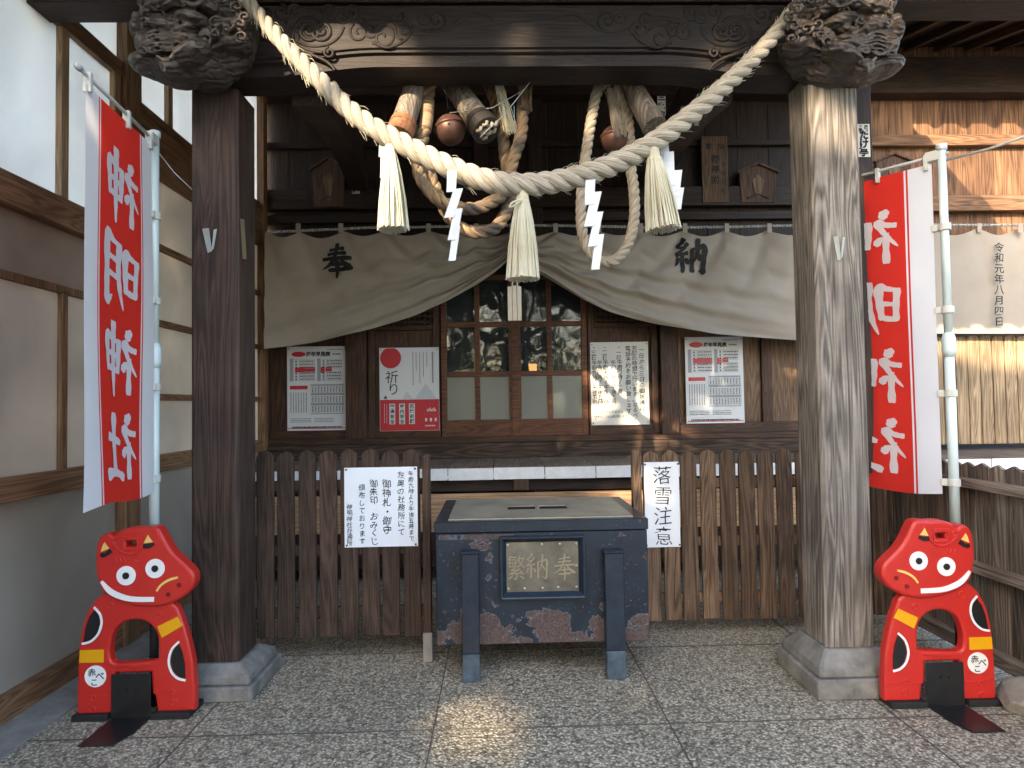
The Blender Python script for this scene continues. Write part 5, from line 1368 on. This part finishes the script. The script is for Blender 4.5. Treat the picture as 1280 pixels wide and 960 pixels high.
o = thing('dedication_board', 'upright brown dedication board with faint black writing', 'plaque', ((a + b) / 2, Y, c))
boxo('board', wood('board_wood', (.05, .03, .018), (.14, .085, .05)), o, a, b, Y, Y + .03, c, d)
m = MB(); fb = lambda u, v: P(u, v, Y - .002)
put(m, '奉', 886, 183, 9, fb, off=.02); put(m, '納', 901, 183, 9, fb, off=.02); column(m, '御神前', 894, 192, 13, 11, fb, off=.02); column(m, '令和元年', 904, 200, 11, 7, fb)
m.build('lettering', 'black', o)
def sticker(px0, py0, px1, py1, Y, s, sz, label, head=None):
    a, b, c, d = R(px0, py0, px1, py1, Y); o = thing('name_sticker', label, 'sticker', ((a + b) / 2, Y, c), 'pilgrim name stickers on the timbers')
    boxo('paper', 'paper_w', o, a, b, Y, Y + .004, c, d, bevel=0)
    m = MB(); y0 = py0 + (8 if head else 1)
    column(m, s, (px0 + px1) / 2, y0, (py1 - y0 - 1) / len(s), sz, lambda u, v: P(u, v, Y - .0015), off=.05)
    if head:
        for i, ch in enumerate(head): put(m, ch, px0 + 3.3 + (i % 2) * 6.5, py0 + 3.5 + (i // 2) * 4.2, 5, lambda u, v: P(u, v, Y - .0015), off=.03)
    m.build('lettering', 'black', o)
sticker(440, 216.5, 449.5, 242, YF - .10, '◎善國', 8.5, 'small white name sticker beside the left votive plaque')
sticker(822, 115, 832, 150, YF - .10, '三宅清', 9, 'worn name sticker high on the wall above the right bell rope')
YS2 = 3.40
sticker(1072.5, 155, 1087.5, 196, YS2, 'たけ亭', 12, 'white name sticker with three large characters just right of the grey pillar', '三福地割')
pst = boxo('side_post', 'darkwood_z', hall, P(1064, 170, YS2).x, P(1091, 170, YS2).x, YS2 + .006, YS2 + .10, 1.0, 3.5)
# holders and tape on the pillars
def holder(px, py, Y, label, sc_=1):
    m = MB(); w_ = 9 * sc_
    m.add([P(px - w_, py - 14, Y - .004), P(px - w_ * .1, py - 15, Y - .022), P(px + w_ * .35, py + 14, Y - .012), P(px - w_ * .25, py + 16, Y - .004)], [(0, 1, 2, 3)])
    m.add([P(px + w_ * .55, py - 13, Y - .018), P(px + w_, py - 14, Y - .004), P(px + w_ * .55, py + 11, Y - .004), P(px + w_ * .25, py + 13, Y - .014)], [(0, 1, 2, 3)])
    q = m.build('paper_holder', 'holderm'); sd = q.modifiers.new('s', 'SOLIDIFY'); sd.thickness = .0015; tag(q, label, 'holder', 'small white folded holders nailed to the pillars')
holder(262, 300, YP, 'small white folded holder nailed to the dark left pillar'); holder(1049, 310, YR, 'small grey white folded holder nailed to the weathered right pillar', .8)
xq = pLx + (pLx - P(238, 460, YP).x) 
m = MB()
a = PX(300, 273, xq + .003); b = PX(312, 326, xq + .003)
m.add([(xq + .003, a.y, a.z), (xq + .003, a.y + .055, a.z + .01), (xq + .003, a.y + .085, b.z), (xq + .003, a.y + .035, b.z - .01)], [(0, 1, 2, 3)]); m.add([(xq + .0015, a.y, a.z), (xq + .0015, a.y + .055, a.z + .01), (xq + .0015, a.y + .085, b.z), (xq + .0015, a.y + .035, b.z - .01)], [(3, 2, 1, 0)])
tag(m.build('tape_strip', 'tape'), 'yellowed torn strip stuck to the inner side of the left pillar', 'tape')
# stone at the right edge
bm = bmesh.new(); bmesh.ops.create_icosphere(bm, subdivisions=4, radius=1)
rnd = random.Random(2); dirs = [Vector((rnd.gauss(0, 1), rnd.gauss(0, 1), rnd.gauss(0, 1))).normalized() for _ in range(12)]; hs = [rnd.uniform(.62, .9) for _ in dirs]
c = PZ(1275, 890)
for v in bm.verts:
    k = min([h / max(1e-3, v.co.dot(d)) for d, h in zip(dirs, hs) if v.co.dot(d) > 0] + [1.0]); v.co *= k; v.co.x *= .15; v.co.y *= .13; v.co.z = max(-.05, v.co.z * .085) + .05
me = D.meshes.new('stone'); bm.to_mesh(me); bm.free(); me.materials.append(MT['rock'])
o = D.objects.new('stone', me); C.objects.link(o); o.location = (c.x + .07, c.y + .02, -.005); tag(o, 'grey angular stone lying at the foot of the side fence', 'stone')
# candle lamp glowing inside the hall
q = P(666, 462, YF + .5); o = thing('altar_lamp', 'small lit orange lamp glowing behind the right glass door', 'lamp', (q.x, q.y, q.z - .07))
z = q.z
MB().lathe([(.032, -.06), (.040, .0), (.046, .06)], q, (0, 0, 1), 16).build('shade', 'lamp', o)
MB().lathe([(.02, -.12), (.02, -.061)], q, (0, 0, 1), 12).build('foot', 'iron', o)
boxo('stand', 'darkwood_x', thing('lamp_table', 'dark table under the lit lamp inside the hall', 'table', (q.x, q.y, ZD)), q.x - .25, q.x + .25, q.y - .12, q.y + .12, ZD - .0, z - .121)

# ================================================================== TREES BEHIND THE CAMERA (shade the court, show in the glass)
ea = Vector((math.cos(AZ), -math.sin(AZ), 0)); eb = ea.cross(SD).normalized()
if eb.z < 0: eb = -eb
def ab(p): p = Vector(p); return p.dot(ea), p.dot(eb)
keep = []      # gaps shaped into the crowns so sun lands on chosen spots: (a, b, ra, rb)
def K(p, ra, rb): a, b = ab(p); keep.append((a, b, ra, rb))
K(P(430, 120, 2.88), .15, .10); K(P(490, 168, 2.88), .22, .13); K(P(560, 205, 2.88), .22, .12); K(P(600, 225, 2.88), .14, .10); K(P(490, 240, 2.88), .12, .3)
K(P(945, 62, 2.93), .12, .12); K(P(900, 80, 3.1), .13, .12); K(P(960, 85, 3.05), .1, .08)
K(P(775, 470, YF), .36, .30); K(P(765, 520, YF), .30, .12); K(P(838, 470, YF), .10, .15); K(P(885, 505, YF), .12, .07); K(P(905, 470, YF), .10, .10); K(P(870, 445, YF), .08, .10)
K(PZ(590, 900), .26, .10); K(PZ(640, 950), .14, .06); K(PZ(800, 870), .08, .05); K(PZ(560, 940), .16, .06)
K(P(1230, 438, 6.08), .9, .18); K(P(1230, 407, YC), .9, .14); K(P(1250, 200, YF), 1.3, .95)
K(P(275, 160, YP), .22, .30); K(P(1030, 150, YR), .14, .16); K(P(120, 150, 2.5), .12, .12)
K(P(800, 600, YG), .10, .10); K(P(825, 620, YG), .10, .08); K(P(770, 610, 5.0), .3, .1); K(P(720, 635, 3.4), .12, .05)
K(P(1190, 8, 5.4), .8, .2); K(P(1100, 25, 2.95), .10, .10); K(P(1030, 50, 2.95), .12, .05)
rnd = random.Random(11)
def tree(x, y, h, crown, nleaf, label, lean=0):
    o = thing('broadleaf_tree', label, 'tree', (x, y, 0), 'trees across the court behind the viewer')
    m = MB(); m.tube(smoothpath([(x, y, 0), (x + .1, y, h * .3), (x - .1 + lean, y + .1, h * .6), (x + lean, y, h * .9)], 5), [.22 - .16 * i / 15 for i in range(16)], 10)
    for k in range(10):
        an = rnd.uniform(0, 6.28); z0 = h * rnd.uniform(.3, .7); rr = crown[0] * rnd.uniform(.5, .9)
        m.tube([(x, y, z0), (x + math.cos(an) * rr * .5, y + math.sin(an) * rr * .5, z0 + .6), (x + math.cos(an) * rr, y + math.sin(an) * rr, z0 + 1.1)], [.08, .05, .015], 6)
    m.build('trunk', 'bark', o, smooth=True)
    cl = [(Vector((rnd.gauss(0, .5) * crown[0], rnd.gauss(0, .5) * crown[1], rnd.uniform(-1, 1) * crown[2])), rnd.uniform(.45, .95)) for _ in range(120)]
    V = []; Fs = []
    cz = h - crown[2]
    for i in range(nleaf):
        c_, r_ = rnd.choice(cl); d = Vector((rnd.gauss(0, 1), rnd.gauss(0, 1), rnd.gauss(0, 1))) * r_ * .55
        p = Vector((x, y, cz)) + c_ + d
        if p.z < .4: continue
        a, b = ab(p)
        if b > BTOP(a): continue
        if any(((a - q[0]) / q[2]) ** 2 + ((b - q[1]) / q[3]) ** 2 < 1 for q in keep): continue
        n = Vector((rnd.gauss(0, 1), rnd.gauss(0, 1), rnd.gauss(0, 1) + .4)).normalized(); u = n.orthogonal().normalized(); v = n.cross(u); s = rnd.uniform(.07, .13)
        k = len(V); V += [p + u * s, p + v * s * .5, p - u * s, p - v * s * .5]; Fs.append((k, k + 1, k + 2, k + 3))
    MB().add(V, Fs).build('crown', 'leaf', o)
_bp = ab((pLx, YP, 2.62))[1]
_bm = ab((-.3, 2.87, 2.45))[1]
def BTOP(a):  # crown tops trimmed to this height so sun passes above
    if a < -2.95: return 99
    if a > .45: return 99
    return ab((0, 3.0, 3.6))[1]
for (x, y, h, cr, nl, lab) in ((-6.9, -6.6, 8.9, (2.2, 1.5, 4.3), 36000, 'tall evergreen tree at the left edge of the court'), (-5.2, -8.2, 9.2, (2.4, 1.6, 4.4), 42000, 'broad evergreen tree with a low dense crown'), (-3.6, -9.8, 10.2, (2.4, 1.6, 4.9), 44000, 'rounded evergreen tree facing the porch'),
        (1.0, -11.5, 6.6, (2.0, 1.4, 2.9), 7000, 'loose evergreen tree across the court'), (-8.2, -4.2, 9.6, (2.0, 1.5, 4.6), 18000, 'added dense tree, out of view, shading the side wall'), (5.0, -11, 6.5, (2.2, 1.6, 2.8), 5000, 'thin crowned tree at the far side of the court')):  # dense tree by the side wall is added to keep sun off its sheets
    tree(x, y, h, cr, nl, lab)
for o in D.objects:
    if '_o' in o: del o['_o']
